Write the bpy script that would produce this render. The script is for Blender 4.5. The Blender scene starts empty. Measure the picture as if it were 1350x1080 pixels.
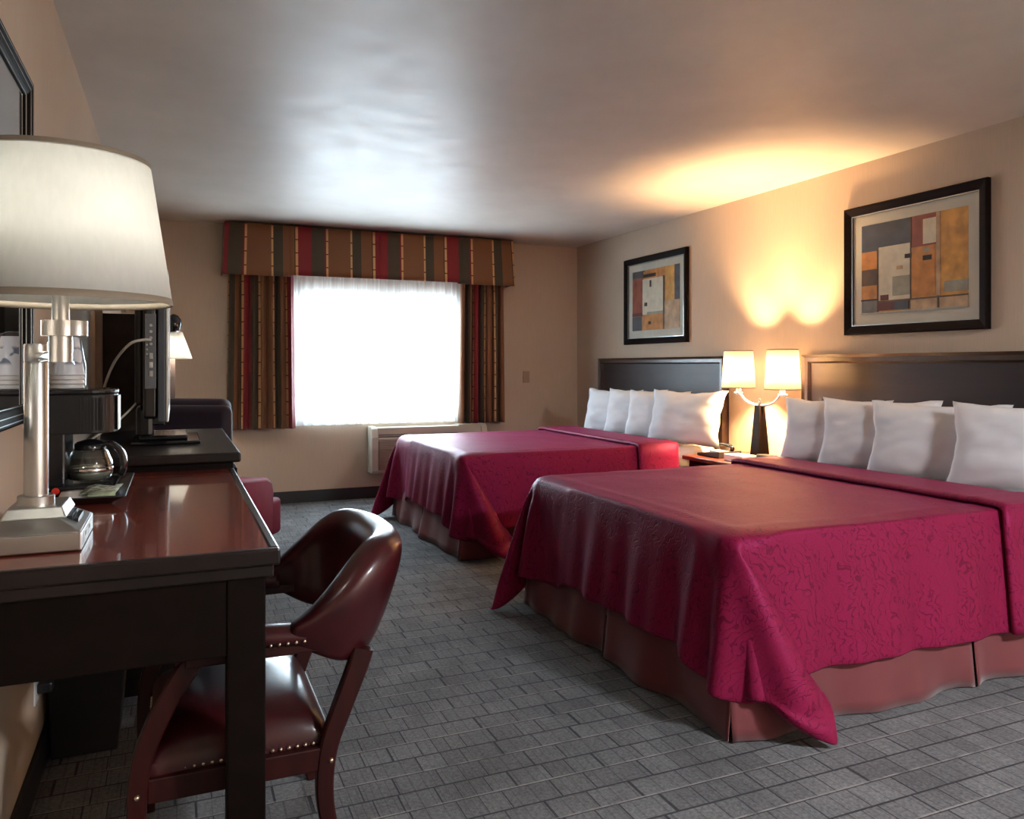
# hotel room with two beds, writing desk and window
EXPOSURE = 1.6
WALLC = (0.53, 0.43, 0.335)
CEILA = (0.56, 0.52, 0.47)
CEILB = (0.64, 0.6, 0.55)
CARA = (0.12, 0.122, 0.128)
CARB = (0.16, 0.165, 0.17)
COVC = (0.2, 0.0105, 0.045)
BEDW = 55
CORW = 6
DESKW = 1.7
ENTW = 75
ENTC = (0.93, 0.95, 1.0)
SKYW = 12
import bpy, bmesh, math, random
from mathutils import Vector, Matrix, noise
random.seed(7)
SC = bpy.context.scene
COL = SC.collection
PI = math.pi

# ------------------------------------------------------------------ camera
CAM_F, YAW, HOR, EYE = 1041.5, 0.403, 482.6, 1.218
cam_d = bpy.data.cameras.new('camera'); cam = bpy.data.objects.new('camera', cam_d); COL.objects.link(cam)
cam_d.sensor_width = 36; cam_d.lens = 36*CAM_F/1350; cam_d.shift_y = -(540-HOR)/1350
cam_d.clip_start = .02
cam.location = (0, 0, EYE); cam.rotation_euler = (PI/2, 0, -YAW)
SC.camera = cam
vs = SC.view_settings
vs.view_transform = 'Standard'; vs.look = 'None'; vs.gamma = 1; vs.use_curve_mapping = False; vs.exposure = EXPOSURE
SC.cycles.use_denoising = True
SC.cycles.max_bounces = 10; SC.cycles.diffuse_bounces = 5; SC.cycles.transparent_max_bounces = 16
SC.cycles.sample_clamp_indirect = 6
SC.cycles.caustics_reflective = False; SC.cycles.caustics_refractive = False

XL, XR, YB, YF, ZC = -.375, 3.812, 7.228, -1.9, 2.44

# ------------------------------------------------------------------ materials
def new_mat(name):
    m = bpy.data.materials.new(name); m.use_nodes = True
    nt = m.node_tree
    return m, nt, nt.nodes['Principled BSDF']
def N(nt, t, **kw):
    n = nt.nodes.new(t)
    for k, v in kw.items():
        if k.startswith('i_'):
            n.inputs[k[2:].replace('_', ' ')].default_value = v
        else: setattr(n, k, v)
    return n
def coords(nt, kind='Object', scale=(1, 1, 1), rot=(0, 0, 0)):
    tc = N(nt, 'ShaderNodeTexCoord'); mp = N(nt, 'ShaderNodeMapping')
    mp.inputs['Scale'].default_value = scale; mp.inputs['Rotation'].default_value = rot
    nt.links.new(tc.outputs[kind], mp.inputs['Vector'])
    return mp.outputs[0]
def ramp(nt, fac, stops, interp='LINEAR'):
    r = N(nt, 'ShaderNodeValToRGB'); r.color_ramp.interpolation = interp
    e = r.color_ramp.elements
    while len(e) < len(stops): e.new(.5)
    for i, (p, c) in enumerate(stops):
        e[i].position = p; e[i].color = (*c, 1) if len(c) == 3 else c
    nt.links.new(fac, r.inputs[0]); return r.outputs[0]
def bump(nt, b, h, strength=.3, dist=.01):
    n = N(nt, 'ShaderNodeBump'); n.inputs['Strength'].default_value = strength; n.inputs['Distance'].default_value = dist
    nt.links.new(h, n.inputs['Height']); nt.links.new(n.outputs[0], b.inputs['Normal']); return n
def noise_tex(nt, vec, scale, detail=3, rough=.5):
    n = N(nt, 'ShaderNodeTexNoise'); n.inputs['Scale'].default_value = scale; n.inputs['Detail'].default_value = detail
    n.inputs['Roughness'].default_value = rough
    nt.links.new(vec, n.inputs['Vector']); return n.outputs['Fac']
def lerp(a, b, t): return tuple(x+(y-x)*t for x, y in zip(a, b))
def mottled(name, c, rough=.5, var=.12, scale=6, metallic=0, bump_s=0, bscale=200, spec=.5, coat=0, vscale=(1, 1, 1), coat_rough=.1, sheen=0):
    m, nt, b = new_mat(name)
    v = coords(nt, 'Object', vscale)
    f = noise_tex(nt, v, scale)
    col = ramp(nt, f, [(.3, tuple(x*(1-var) for x in c)), (.7, tuple(min(1, x*(1+var)) for x in c))])
    nt.links.new(col, b.inputs['Base Color'])
    b.inputs['Roughness'].default_value = rough; b.inputs['Metallic'].default_value = metallic
    b.inputs['Specular IOR Level'].default_value = spec
    b.inputs['Coat Weight'].default_value = coat; b.inputs['Coat Roughness'].default_value = coat_rough
    b.inputs['Sheen Weight'].default_value = sheen
    if bump_s:
        bump(nt, b, noise_tex(nt, v, bscale, 2), bump_s, .002)
    return m

M = {}
# wall covering: fine vertical linen grain
def wall_mat(name, c):
    m, nt, b = new_mat(name)
    v = coords(nt, 'Object', (1, 1, .06)); f = noise_tex(nt, v, 160, 2)
    v2 = coords(nt, 'Object'); g = noise_tex(nt, v2, 1.2, 3)
    col = ramp(nt, f, [(.35, tuple(x*.975 for x in c)), (.65, tuple(x*1.02 for x in c))])
    mx = N(nt, 'ShaderNodeMixRGB', blend_type='MULTIPLY'); mx.inputs[0].default_value = 1
    nt.links.new(col, mx.inputs[1]); nt.links.new(ramp(nt, g, [(.3, (.94, .94, .94)), (.7, (1.05, 1.05, 1.05))]), mx.inputs[2])
    nt.links.new(mx.outputs[0], b.inputs['Base Color'])
    b.inputs['Roughness'].default_value = .85; b.inputs['Specular IOR Level'].default_value = .08
    bump(nt, b, f, .05, .002); return m
M['wall'] = wall_mat('beige_wall_covering', WALLC)
# ceiling: semi-gloss off-white paint, lightly uneven
m, nt, b = new_mat('glossy_ceiling_paint')
v = coords(nt, 'Object'); f = noise_tex(nt, v, 2.2, 5, .6)
nt.links.new(ramp(nt, f, [(.3, CEILA), (.7, CEILB)]), b.inputs['Base Color'])
b.inputs['Roughness'].default_value = .4; b.inputs['Specular IOR Level'].default_value = .75
f2 = noise_tex(nt, v, 5, 4)
bump(nt, b, f2, .06, .02)
nt.links.new(ramp(nt, f2, [(.3, (.45, .45, .45)), (.7, (.52, .52, .52))]), b.inputs['Roughness'])
M['ceiling'] = m
# carpet: blocks divided by pale seams and short dark ribs
m, nt, b = new_mat('grey_block_carpet')
v = coords(nt, 'Object')
# uneven rows and cells: bend the coordinates a little before tiling
s0 = N(nt, 'ShaderNodeSeparateXYZ'); nt.links.new(v, s0.inputs[0])
def wobble(src, per, amp, ph=0.):
    a_ = N(nt, 'ShaderNodeMath', operation='MULTIPLY_ADD'); a_.inputs[1].default_value = 2*PI/per; a_.inputs[2].default_value = ph; nt.links.new(src, a_.inputs[0])
    b_ = N(nt, 'ShaderNodeMath', operation='SINE'); nt.links.new(a_.outputs[0], b_.inputs[0])
    c_ = N(nt, 'ShaderNodeMath', operation='MULTIPLY_ADD'); c_.inputs[1].default_value = amp; nt.links.new(b_.outputs[0], c_.inputs[0]); nt.links.new(src, c_.inputs[2]); return c_.outputs[0]
cb = N(nt, 'ShaderNodeCombineXYZ')
nt.links.new(wobble(wobble(s0.outputs[0], .31, .022), .83, .04, 1.), cb.inputs[0]); nt.links.new(wobble(s0.outputs[1], .19, .010), cb.inputs[1])
vc = cb.outputs[0]
def brick(scale_w, row, mort, off, freq):
    n = N(nt, 'ShaderNodeTexBrick'); n.offset = off; n.offset_frequency = freq; n.squash = .7; n.squash_frequency = 3
    n.inputs['Scale'].default_value = 1; n.inputs['Brick Width'].default_value = scale_w; n.inputs['Row Height'].default_value = row
    n.inputs['Mortar Size'].default_value = mort; n.inputs['Mortar Smooth'].default_value = .4; n.inputs['Bias'].default_value = 0
    n.inputs['Color1'].default_value = (0, 0, 0, 1); n.inputs['Color2'].default_value = (1, 1, 1, 1); n.inputs['Mortar'].default_value = (.5, .5, .5, 1)
    nt.links.new(vc, n.inputs['Vector']); return n
b1 = brick(.115, .095, .0028, .37, 2); b2 = brick(.038, .19, .0018, .4, 2)
basec = ramp(nt, b1.outputs['Color'], [(0, CARA), (1, CARB)])
mx = N(nt, 'ShaderNodeMixRGB', blend_type='MULTIPLY'); mx.inputs[0].default_value = 1
nt.links.new(basec, mx.inputs[1]); nt.links.new(ramp(nt, noise_tex(nt, v, 90, 4, .7), [(.3, (.6, .6, .62)), (.7, (1.4, 1.4, 1.38))]), mx.inputs[2])
mx1 = N(nt, 'ShaderNodeMixRGB', blend_type='MULTIPLY'); mx1.inputs[0].default_value = 1
nt.links.new(mx.outputs[0], mx1.inputs[1]); nt.links.new(ramp(nt, noise_tex(nt, v, 3.5, 3, .6), [(.3, (.75, .75, .75)), (.7, (1.25, 1.25, 1.25))]), mx1.inputs[2])
mx2 = N(nt, 'ShaderNodeMixRGB'); nt.links.new(mx1.outputs[0], mx2.inputs[1]); mx2.inputs[2].default_value = (.02, .02, .024, 1)
mf = N(nt, 'ShaderNodeMath', operation='MULTIPLY'); mf.inputs[1].default_value = .35
nt.links.new(b2.outputs['Fac'], mf.inputs[0]); nt.links.new(mf.outputs[0], mx2.inputs[0])
mx3 = N(nt, 'ShaderNodeMixRGB'); nt.links.new(mx2.outputs[0], mx3.inputs[1]); mx3.inputs[2].default_value = (.028, .028, .034, 1)
mf3 = N(nt, 'ShaderNodeMath', operation='MULTIPLY'); mf3.inputs[1].default_value = .85
nt.links.new(b1.outputs['Fac'], mf3.inputs[0]); nt.links.new(mf3.outputs[0], mx3.inputs[0])
# pale thread beside each row seam
sy = N(nt, 'ShaderNodeSeparateXYZ'); nt.links.new(vc, sy.inputs[0])
mm = N(nt, 'ShaderNodeMath', operation='DIVIDE'); mm.inputs[1].default_value = .19; nt.links.new(sy.outputs[1], mm.inputs[0])
fr = N(nt, 'ShaderNodeMath', operation='FRACT'); nt.links.new(mm.outputs[0], fr.inputs[0])
pale = ramp(nt, fr.outputs[0], [(0, (0, 0, 0)), (.015, (.0, .0, .0)), (.025, (1, 1, 1)), (.05, (1, 1, 1)), (.065, (0, 0, 0))])
pm = N(nt, 'ShaderNodeMixRGB', blend_type='MULTIPLY'); pm.inputs[0].default_value = 1
nt.links.new(pale, pm.inputs[1]); nt.links.new(ramp(nt, noise_tex(nt, v, 14, 3), [(.35, (.1, .1, .1)), (.6, (.8, .8, .8))]), pm.inputs[2])
mx4 = N(nt, 'ShaderNodeMixRGB'); nt.links.new(pm.outputs[0], mx4.inputs[0]); nt.links.new(mx3.outputs[0], mx4.inputs[1]); mx4.inputs[2].default_value = (.32, .31, .29, 1)
nt.links.new(mx4.outputs[0], b.inputs['Base Color'])
b.inputs['Roughness'].default_value = .85; b.inputs['Specular IOR Level'].default_value = .25
inv = N(nt, 'ShaderNodeMath', operation='SUBTRACT'); inv.inputs[0].default_value = 1; nt.links.new(b1.outputs['Fac'], inv.inputs[1])
ad = N(nt, 'ShaderNodeMath', operation='ADD'); nt.links.new(inv.outputs[0], ad.inputs[0]); nt.links.new(noise_tex(nt, v, 300, 2), ad.inputs[1])
bump(nt, b, ad.outputs[0], .6, .004)
M['carpet'] = m

def wood(name, c1, c2, rough, axis='Y', coat=.3, scale=9, cr=.08, spec=.5):
    m, nt, b = new_mat(name)
    s = {'Y': (8, .6, 8), 'X': (.6, 8, 8), 'Z': (8, 8, .6)}[axis]
    v = coords(nt, 'Object', s); f = noise_tex(nt, v, scale*.4, 6, .6)
    nt.links.new(ramp(nt, f, [(.3, c1), (.7, c2)]), b.inputs['Base Color'])
    b.inputs['Roughness'].default_value = rough; b.inputs['Coat Weight'].default_value = coat; b.inputs['Coat Roughness'].default_value = cr
    b.inputs['Specular IOR Level'].default_value = spec
    return m
M['mahogany'] = wood('polished_red_mahogany', (.13, .016, .010), (.27, .05, .028), .25, 'Y', .6, 9, .05)
M['darkwood'] = wood('dark_espresso_wood', (.004, .002, .0015), (.008, .004, .003), .5, 'Y', .0, 9, .2, .10)
M['edgewood'] = wood('black_brown_edge_wood', (.007, .004, .004), (.013, .008, .007), .35, 'Y', .15, 9, .12, .3)
M['hbwood'] = wood('headboard_walnut', (.013, .006, .008), (.026, .012, .013), .45, 'Y', .1, 7, .3, .35)
M['hbframe'] = wood('headboard_frame_wood', (.03, .014, .008), (.055, .026, .014), .36, 'Y', .3, 7, .2)
M['chairwood'] = wood('red_brown_chair_wood', (.020, .003, .0028), (.038, .0055, .0045), .42, 'Z', .05, 9, .15, .3)
M['nswood'] = wood('nightstand_cherry_top', (.12, .025, .012), (.2, .045, .02), .3, 'Y', .4, 9, .12)
M['taupewood'] = wood('taupe_wood_post', (.12, .085, .07), (.17, .12, .10), .5, 'Z', .0)
M['base'] = mottled('charcoal_vinyl_baseboard', (.014, .015, .017), .45)
M['frame'] = wood('black_picture_frame', (.006, .0035, .003), (.012, .007, .006), .6, 'Y', .0, 9, .2, .06)
M['silver'] = mottled('silver_lip', (.5, .5, .48), .3, .05, metallic=1)
M['mat'] = mottled('cream_mat_board', (.62, .59, .52), .8, .03)
def coverlet_mat():
    m, nt, b = new_mat('burgundy_matelasse')
    v = coords(nt, 'UV'); 
    d = noise_tex(nt, v, 9, 2)
    vv = N(nt, 'ShaderNodeMixRGB', blend_type='ADD'); vv.inputs[0].default_value = .12
    nt.links.new(v, vv.inputs[1])
    nz = N(nt, 'ShaderNodeTexNoise'); nz.inputs['Scale'].default_value = 11; nt.links.new(v, nz.inputs['Vector']); nt.links.new(nz.outputs['Color'], vv.inputs[2])
    w = N(nt, 'ShaderNodeTexWave', wave_type='RINGS', rings_direction='SPHERICAL'); w.inputs['Scale'].default_value = 14; w.inputs['Distortion'].default_value = 9; w.inputs['Detail'].default_value = 1.5; w.inputs['Detail Scale'].default_value = 2.2
    nt.links.new(vv.outputs[0], w.inputs['Vector'])
    line = ramp(nt, w.outputs['Fac'], [(0, (0, 0, 0)), (.05, (.1, .1, .1)), (.16, (1, 1, 1)), (1, (1, 1, 1))])
    mk = ramp(nt, noise_tex(nt, v, 6, 2), [(.36, (0, 0, 0)), (.46, (1, 1, 1))])
    mxl = N(nt, 'ShaderNodeMixRGB'); nt.links.new(mk, mxl.inputs[0]); mxl.inputs[1].default_value = (1, 1, 1, 1); nt.links.new(line, mxl.inputs[2])
    weave = noise_tex(nt, coords(nt, 'UV', (1, 5, 1)), 120, 2)
    c = COVC
    col = ramp(nt, weave, [(.3, tuple(x*.8 for x in c)), (.7, tuple(x*1.2 for x in c))])
    mx = N(nt, 'ShaderNodeMixRGB', blend_type='MULTIPLY'); mx.inputs[0].default_value = .4
    nt.links.new(col, mx.inputs[1]); nt.links.new(mxl.outputs[0], mx.inputs[2])
    nt.links.new(mx.outputs[0], b.inputs['Base Color'])
    b.inputs['Roughness'].default_value = .5; b.inputs['Specular IOR Level'].default_value = .4; b.inputs['Specular Tint'].default_value = (.85, .16, .50, 1)
    b.inputs['Sheen Weight'].default_value = .12; b.inputs['Sheen Roughness'].default_value = .3; b.inputs['Sheen Tint'].default_value = (.9, .18, .5, 1)
    bump(nt, b, mxl.outputs[0], .3, .003)
    return m
M['coverlet'] = coverlet_mat()
M['skirt'] = mottled('dusty_rose_skirt', (.15, .04, .042), .6, .1, 3, sheen=.2, bump_s=.1)
M['skirt'].node_tree.nodes['Principled BSDF'].inputs['Specular Tint'].default_value = (.8, .35, .45, 1)
M['pillow'] = mottled('white_cotton', (.70, .73, .77), .75, .03, 8, bump_s=.1, bscale=30, sheen=.1)
M['sheet'] = mottled('white_sheet', (.78, .78, .78), .75, .03, 8)
M['leather'] = mottled('oxblood_leather', (.042, .005, .007), .34, .3, 12, spec=.3, bump_s=.10, bscale=160, coat=.4, coat_rough=.16)
M['brass'] = mottled('brass_nailheads', (.80, .66, .48), .3, .05, metallic=1)
M['steel'] = mottled('brushed_nickel', (.56, .56, .54), .28, .05, 40, 1, vscale=(1, 1, .1))
M['steel2'] = mottled('satin_nickel_base', (.50, .50, .48), .36, .04, 10, 1)
M['chrome'] = mottled('chrome', (.8, .8, .8), .08, .02, metallic=1)
M['black'] = mottled('black_plastic', (.012, .012, .013), .35, .1)
M['gloss'] = mottled('glossy_black_plastic', (.010, .010, .012), .12, .1, coat=.3)
M['blackmatte'] = mottled('matte_black', (.014, .013, .014), .6, .1)
M['grey'] = mottled('grey_plastic', (.14, .15, .16), .4, .1)
M['slate'] = mottled('slate_tv_side', (.06, .07, .085), .4, .1)
M['white'] = mottled('white_plastic', (.7, .7, .68), .45, .03)
M['cable'] = mottled('white_cable', (.55, .53, .48), .5, .03)
M['red'] = mottled('red_button', (.8, .04, .02), .35, .05)
M['redfab'] = mottled('raspberry_upholstery', (.21, .010, .030), .75, .12, 8, spec=.2)
M['shadefab'] = mottled('plum_shade_upholstery', (.022, .010, .022), .7, .12, 8, sheen=.1)  # shade on the armchair back, put into the upholstery colour
M['acwhite'] = mottled('ivory_enamel', (.50, .47, .40), .4, .03)
M['acdark'] = mottled('grey_vent', (.09, .09, .085), .5, .05)
M['acgrille'] = mottled('beige_grille', (.36, .31, .24), .5, .05)
M['winframe'] = mottled('aluminium_window_frame', (.30, .32, .32), .4, .05)
M['panel'] = wood('charcoal_wood_board', (.022, .018, .016), (.045, .037, .032), .6, 'Y', .0, 4, .2, .15)
M['paper'] = mottled('white_paper', (.82, .82, .79), .7, .03)
M['card'] = mottled('pale_green_card', (.42, .50, .33), .6, .25, 60)
M['tray'] = mottled('black_tray', (.012, .012, .013), .3, .1, coat=.3)
M['skyout'] = None
# translucent lamp shade
def shade_mat(name, c, trans=.5):
    m, nt, b = new_mat(name)
    out = nt.nodes['Material Output']
    d = N(nt, 'ShaderNodeBsdfDiffuse'); t = N(nt, 'ShaderNodeBsdfTranslucent')
    v = coords(nt, 'Object', (1, 1, .3)); f = noise_tex(nt, v, 120, 2)
    col = ramp(nt, f, [(.3, tuple(x*.96 for x in c)), (.7, c)])
    nt.links.new(col, d.inputs[0]); nt.links.new(col, t.inputs[0])
    mx = N(nt, 'ShaderNodeMixShader'); mx.inputs[0].default_value = trans
    nt.links.new(d.outputs[0], mx.inputs[1]); nt.links.new(t.outputs[0], mx.inputs[2]); nt.links.new(mx.outputs[0], out.inputs[0])
    return m
M['shade'] = shade_mat('linen_shade', (.95, .91, .84), .8)
M['deskshade'] = shade_mat('white_linen_shade', (.84, .84, .80), .4)
M['trimband'] = mottled('taupe_shade_trim', (.27, .22, .16), .7, .05)
def sheer_mat():
    m, nt, b = new_mat('sheer_voile')
    out = nt.nodes['Material Output']
    d = N(nt, 'ShaderNodeBsdfDiffuse'); t = N(nt, 'ShaderNodeBsdfTranslucent'); tr = N(nt, 'ShaderNodeBsdfTransparent')
    d.inputs[0].default_value = (.85, .87, .88, 1); t.inputs[0].default_value = (.85, .87, .88, 1)
    a = N(nt, 'ShaderNodeMixShader'); a.inputs[0].default_value = .5
    nt.links.new(d.outputs[0], a.inputs[1]); nt.links.new(t.outputs[0], a.inputs[2])
    c = N(nt, 'ShaderNodeMixShader')
    v = coords(nt, 'UV', (1, 1, 1)); f = noise_tex(nt, v, 30, 2)
    # facing ratio: folds seen edge-on look denser
    lw = N(nt, 'ShaderNodeLayerWeight'); lw.inputs[0].default_value = .35
    nt.links.new(ramp(nt, lw.outputs['Facing'], [(0, (.60, .60, .60)), (.5, (.75, .75, .75)), (1, (.95, .95, .95))]), c.inputs[0])
    nt.links.new(tr.outputs[0], c.inputs[1]); nt.links.new(a.outputs[0], c.inputs[2])
    nt.links.new(c.outputs[0], out.inputs[0]); return m
M['sheer'] = sheer_mat()
def thin_glass(name, tint=(1, 1, 1), refl=1.0):
    m, nt, b = new_mat(name)
    out = nt.nodes['Material Output']
    tr = N(nt, 'ShaderNodeBsdfTransparent'); g = N(nt, 'ShaderNodeBsdfGlossy'); tr.inputs[0].default_value = (*tint, 1)
    g.inputs['Roughness'].default_value = .03
    lw = N(nt, 'ShaderNodeLayerWeight'); lw.inputs[0].default_value = .5; pw = N(nt, 'ShaderNodeMath', operation='POWER'); pw.inputs[1].default_value = 4; nt.links.new(lw.outputs['Facing'], pw.inputs[0])
    mu = N(nt, 'ShaderNodeMath', operation='MULTIPLY_ADD'); mu.inputs[1].default_value = .7*refl; mu.inputs[2].default_value = .03*refl; nt.links.new(pw.outputs[0], mu.inputs[0])
    mx = N(nt, 'ShaderNodeMixShader'); nt.links.new(mu.outputs[0], mx.inputs[0]); nt.links.new(tr.outputs[0], mx.inputs[1]); nt.links.new(g.outputs[0], mx.inputs[2])
    nt.links.new(mx.outputs[0], out.inputs[0]); return m
M['glass'] = thin_glass('clear_glass', (.98, .99, .98))
M['carafe'] = thin_glass('carafe_glass', (.90, .92, .90), 3.0)
M['film'] = thin_glass('cellophane', (.97, .98, 1), 1.2)
m, nt, b = new_mat('mirror_silver'); b.inputs['Metallic'].default_value = 1; b.inputs['Roughness'].default_value = .02
nt.links.new(ramp(nt, noise_tex(nt, coords(nt), 2), [(0, (.72, .74, .72)), (1, (.78, .79, .78))]), b.inputs['Base Color']); M['mirror'] = m
m, nt, b = new_mat('tv_screen'); b.inputs['Roughness'].default_value = .12
nt.links.new(ramp(nt, noise_tex(nt, coords(nt), 2), [(0, (.004, .004, .005)), (1, (.008, .008, .010))]), b.inputs['Base Color']); M['screen'] = m
# striped drapery fabric: u metres across the cloth, v metres down
def stripe_mat():
    m, nt, b = new_mat('striped_drapery')
    tc = N(nt, 'ShaderNodeTexCoord'); s = N(nt, 'ShaderNodeSeparateXYZ'); nt.links.new(tc.outputs['UV'], s.inputs[0])
    dv = N(nt, 'ShaderNodeMath', operation='DIVIDE'); dv.inputs[1].default_value = .672; nt.links.new(s.outputs[0], dv.inputs[0])
    fr = N(nt, 'ShaderNodeMath', operation='FRACT'); nt.links.new(dv.outputs[0], fr.inputs[0])
    TAN, RED, GRN, GLD, BRN = (.20, .085, .035), (.21, .012, .018), (.060, .046, .028), (.62, .36, .16), (.045, .022, .014)
    st = [(0, GLD), (.028, RED), (.20, GRN), (.365, RED), (.385, GLD), (.413, TAN), (.70, GLD), (.725, GRN), (.84, TAN), (.985, BRN)]
    col = ramp(nt, fr.outputs[0], st, 'CONSTANT')
    isg = ramp(nt, fr.outputs[0], [(0, (1, 1, 1)), (.028, (0, 0, 0)), (.385, (1, 1, 1)), (.413, (0, 0, 0)), (.70, (1, 1, 1)), (.725, (0, 0, 0))], 'CONSTANT')
    d2 = N(nt, 'ShaderNodeMath', operation='DIVIDE'); d2.inputs[1].default_value = .115; nt.links.new(s.outputs[1], d2.inputs[0])
    f2 = N(nt, 'ShaderNodeMath', operation='FRACT'); nt.links.new(d2.outputs[0], f2.inputs[0])
    lt = N(nt, 'ShaderNodeMath', operation='LESS_THAN'); lt.inputs[1].default_value = .09; nt.links.new(f2.outputs[0], lt.inputs[0])
    an = N(nt, 'ShaderNodeMath', operation='MULTIPLY'); nt.links.new(lt.outputs[0], an.inputs[0]); nt.links.new(isg, an.inputs[1])
    mx = N(nt, 'ShaderNodeMixRGB'); nt.links.new(an.outputs[0], mx.inputs[0]); nt.links.new(col, mx.inputs[1]); mx.inputs[2].default_value = (.14, .03, .015, 1)
    wv = noise_tex(nt, coords(nt, 'UV', (1, .2, 1)), 400, 2)
    m2 = N(nt, 'ShaderNodeMixRGB', blend_type='MULTIPLY'); m2.inputs[0].default_value = 1; nt.links.new(mx.outputs[0], m2.inputs[1])
    nt.links.new(ramp(nt, wv, [(.3, (.85, .85, .85)), (.7, (1.1, 1.1, 1.1))]), m2.inputs[2])
    nt.links.new(m2.outputs[0], b.inputs['Base Color']); b.inputs['Roughness'].default_value = .6; b.inputs['Sheen Weight'].default_value = .15
    b.inputs['Specular IOR Level'].default_value = .3
    return m
M['stripe'] = stripe_mat()
def paint(name, c, var=.30, scale=14):
    c = tuple(min(.9, x*1.35) for x in c)
    return mottled('paint_'+name, c, .55, var, scale, bump_s=.1, bscale=60)
PNT = {'navy': paint('navy', (.05, .05, .065)), 'rust': paint('rust', (.22, .045, .02)), 'orange': paint('orange', (.42, .17, .04)), 'ochre': paint('ochre', (.50, .24, .05)),
       'cream': paint('cream', (.52, .47, .38), .12), 'stone': paint('stone', (.26, .24, .19), .2), 'brown': paint('brown', (.09, .05, .03)), 'dark': paint('dark', (.015, .008, .008)),
       'maroon': paint('maroon', (.09, .012, .012)), 'sand': paint('sand', (.38, .24, .14)), 'grey': paint('grey', (.13, .12, .115))}

# ------------------------------------------------------------------ mesh helpers
def BM(): return bmesh.new()
def box(bm, x0, x1, y0, y1, z0, z1, bev=0, seg=2, mi=0):
    r = bmesh.ops.create_cube(bm, size=1)
    vs_ = r['verts']
    for v in vs_: v.co = Vector((x0+(v.co.x+.5)*(x1-x0), y0+(v.co.y+.5)*(y1-y0), z0+(v.co.z+.5)*(z1-z0)))
    fs = list({f for v in vs_ for f in v.link_faces})
    for f in fs: f.material_index = mi
    if bev:
        es = list({e for v in vs_ for e in v.link_edges})
        r2 = bmesh.ops.bevel(bm, geom=es, offset=bev, segments=seg, profile=.5, affect='EDGES')
        for f in r2['faces']: f.material_index = mi
    return bm
def lathe(bm, prof, c=(0, 0, 0), seg=32, axis='Z', cap=True, sx=1, sy=1, mi=0):
    rings = []
    for r, h in prof:
        ring = []
        for i in range(seg):
            a = 2*PI*i/seg
            p = (r*math.cos(a)*sx, r*math.sin(a)*sy, h)
            if axis == 'X': p = (h, p[0], p[1])
            elif axis == 'Y': p = (p[0], h, p[1])
            ring.append(bm.verts.new((c[0]+p[0], c[1]+p[1], c[2]+p[2])))
        rings.append(ring)
    for a, b_ in zip(rings, rings[1:]):
        for i in range(seg):
            f = bm.faces.new((a[i], a[(i+1) % seg], b_[(i+1) % seg], b_[i])); f.material_index = mi
    if cap:
        for ring in (rings[0], rings[-1]):
            try: bm.faces.new(ring).material_index = mi
            except ValueError: pass
    return bm
def cyl(bm, c, r, z0, z1, seg=24, axis='Z'): return lathe(bm, [(r, z0), (r, z1)], c, seg, axis)
def tube(bm, pts, r, seg=8, mi=0):
    pts = [Vector(p) for p in pts]; rings = []; rr = r if isinstance(r, (list, tuple)) else [r]*len(pts)
    up = None
    for i, p in enumerate(pts):
        t = (pts[min(i+1, len(pts)-1)]-pts[max(i-1, 0)]).normalized()
        if up is None: up = Vector((0, 0, 1)) if abs(t.z) < .9 else Vector((1, 0, 0))
        s = t.cross(up).normalized(); up = s.cross(t).normalized()
        rings.append([bm.verts.new(p+rr[i]*(math.cos(2*PI*k/seg)*s+math.sin(2*PI*k/seg)*up)) for k in range(seg)])
    for a, b_ in zip(rings, rings[1:]):
        for k in range(seg): bm.faces.new((a[k], a[(k+1) % seg], b_[(k+1) % seg], b_[k])).material_index = mi
    bm.faces.new(rings[0]); bm.faces.new(rings[-1]); return bm
def smooth_path(ctrl, n=8):
    P = [Vector(c) for c in ctrl]; P = [2*P[0]-P[1]]+P+[2*P[-1]-P[-2]]; out = []
    for i in range(1, len(P)-2):
        for k in range(n):
            t = k/n; a, b_, c, d = P[i-1:i+3]
            out.append(.5*((2*b_)+(c-a)*t+(2*a-5*b_+4*c-d)*t*t+(3*b_-a-3*c+d)*t**3))
    out.append(P[-2]); return out
def sweep_rect(bm, pts, w, d, side=(0, 1, 0)):
    """bar of rectangular section: w list along in-plane normal, d along side vector"""
    pts = [Vector(p) for p in pts]; side = Vector(side).normalized(); rings = []
    for i, p in enumerate(pts):
        t = (pts[min(i+1, len(pts)-1)]-pts[max(i-1, 0)]).normalized(); n = side.cross(t).normalized()
        ww = w[i] if isinstance(w, (list, tuple)) else w
        c = .12*min(ww, d)
        rings.append([bm.verts.new(p+n*a+side*b_) for a, b_ in ((-ww/2+c, -d/2), (ww/2-c, -d/2), (ww/2, -d/2+c), (ww/2, d/2-c), (ww/2-c, d/2), (-ww/2+c, d/2), (-ww/2, d/2-c), (-ww/2, -d/2+c))])
    for a, b_ in zip(rings, rings[1:]):
        for k in range(8): bm.faces.new((a[k], a[(k+1) % 8], b_[(k+1) % 8], b_[k]))
    bm.faces.new(rings[0]); bm.faces.new(rings[-1]); return bm
def prism(bm, poly, y0, y1, axis='Y', mi=0):
    def P(a, b_, h): return {'Y': (a, h, b_), 'X': (h, a, b_), 'Z': (a, b_, h)}[axis]
    A = [bm.verts.new(P(a, b_, y0)) for a, b_ in poly]; B = [bm.verts.new(P(a, b_, y1)) for a, b_ in poly]
    n = len(poly)
    for i in range(n): bm.faces.new((A[i], A[(i+1) % n], B[(i+1) % n], B[i])).material_index = mi
    bm.faces.new(A).material_index = mi; bm.faces.new(B).material_index = mi; return bm
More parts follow.
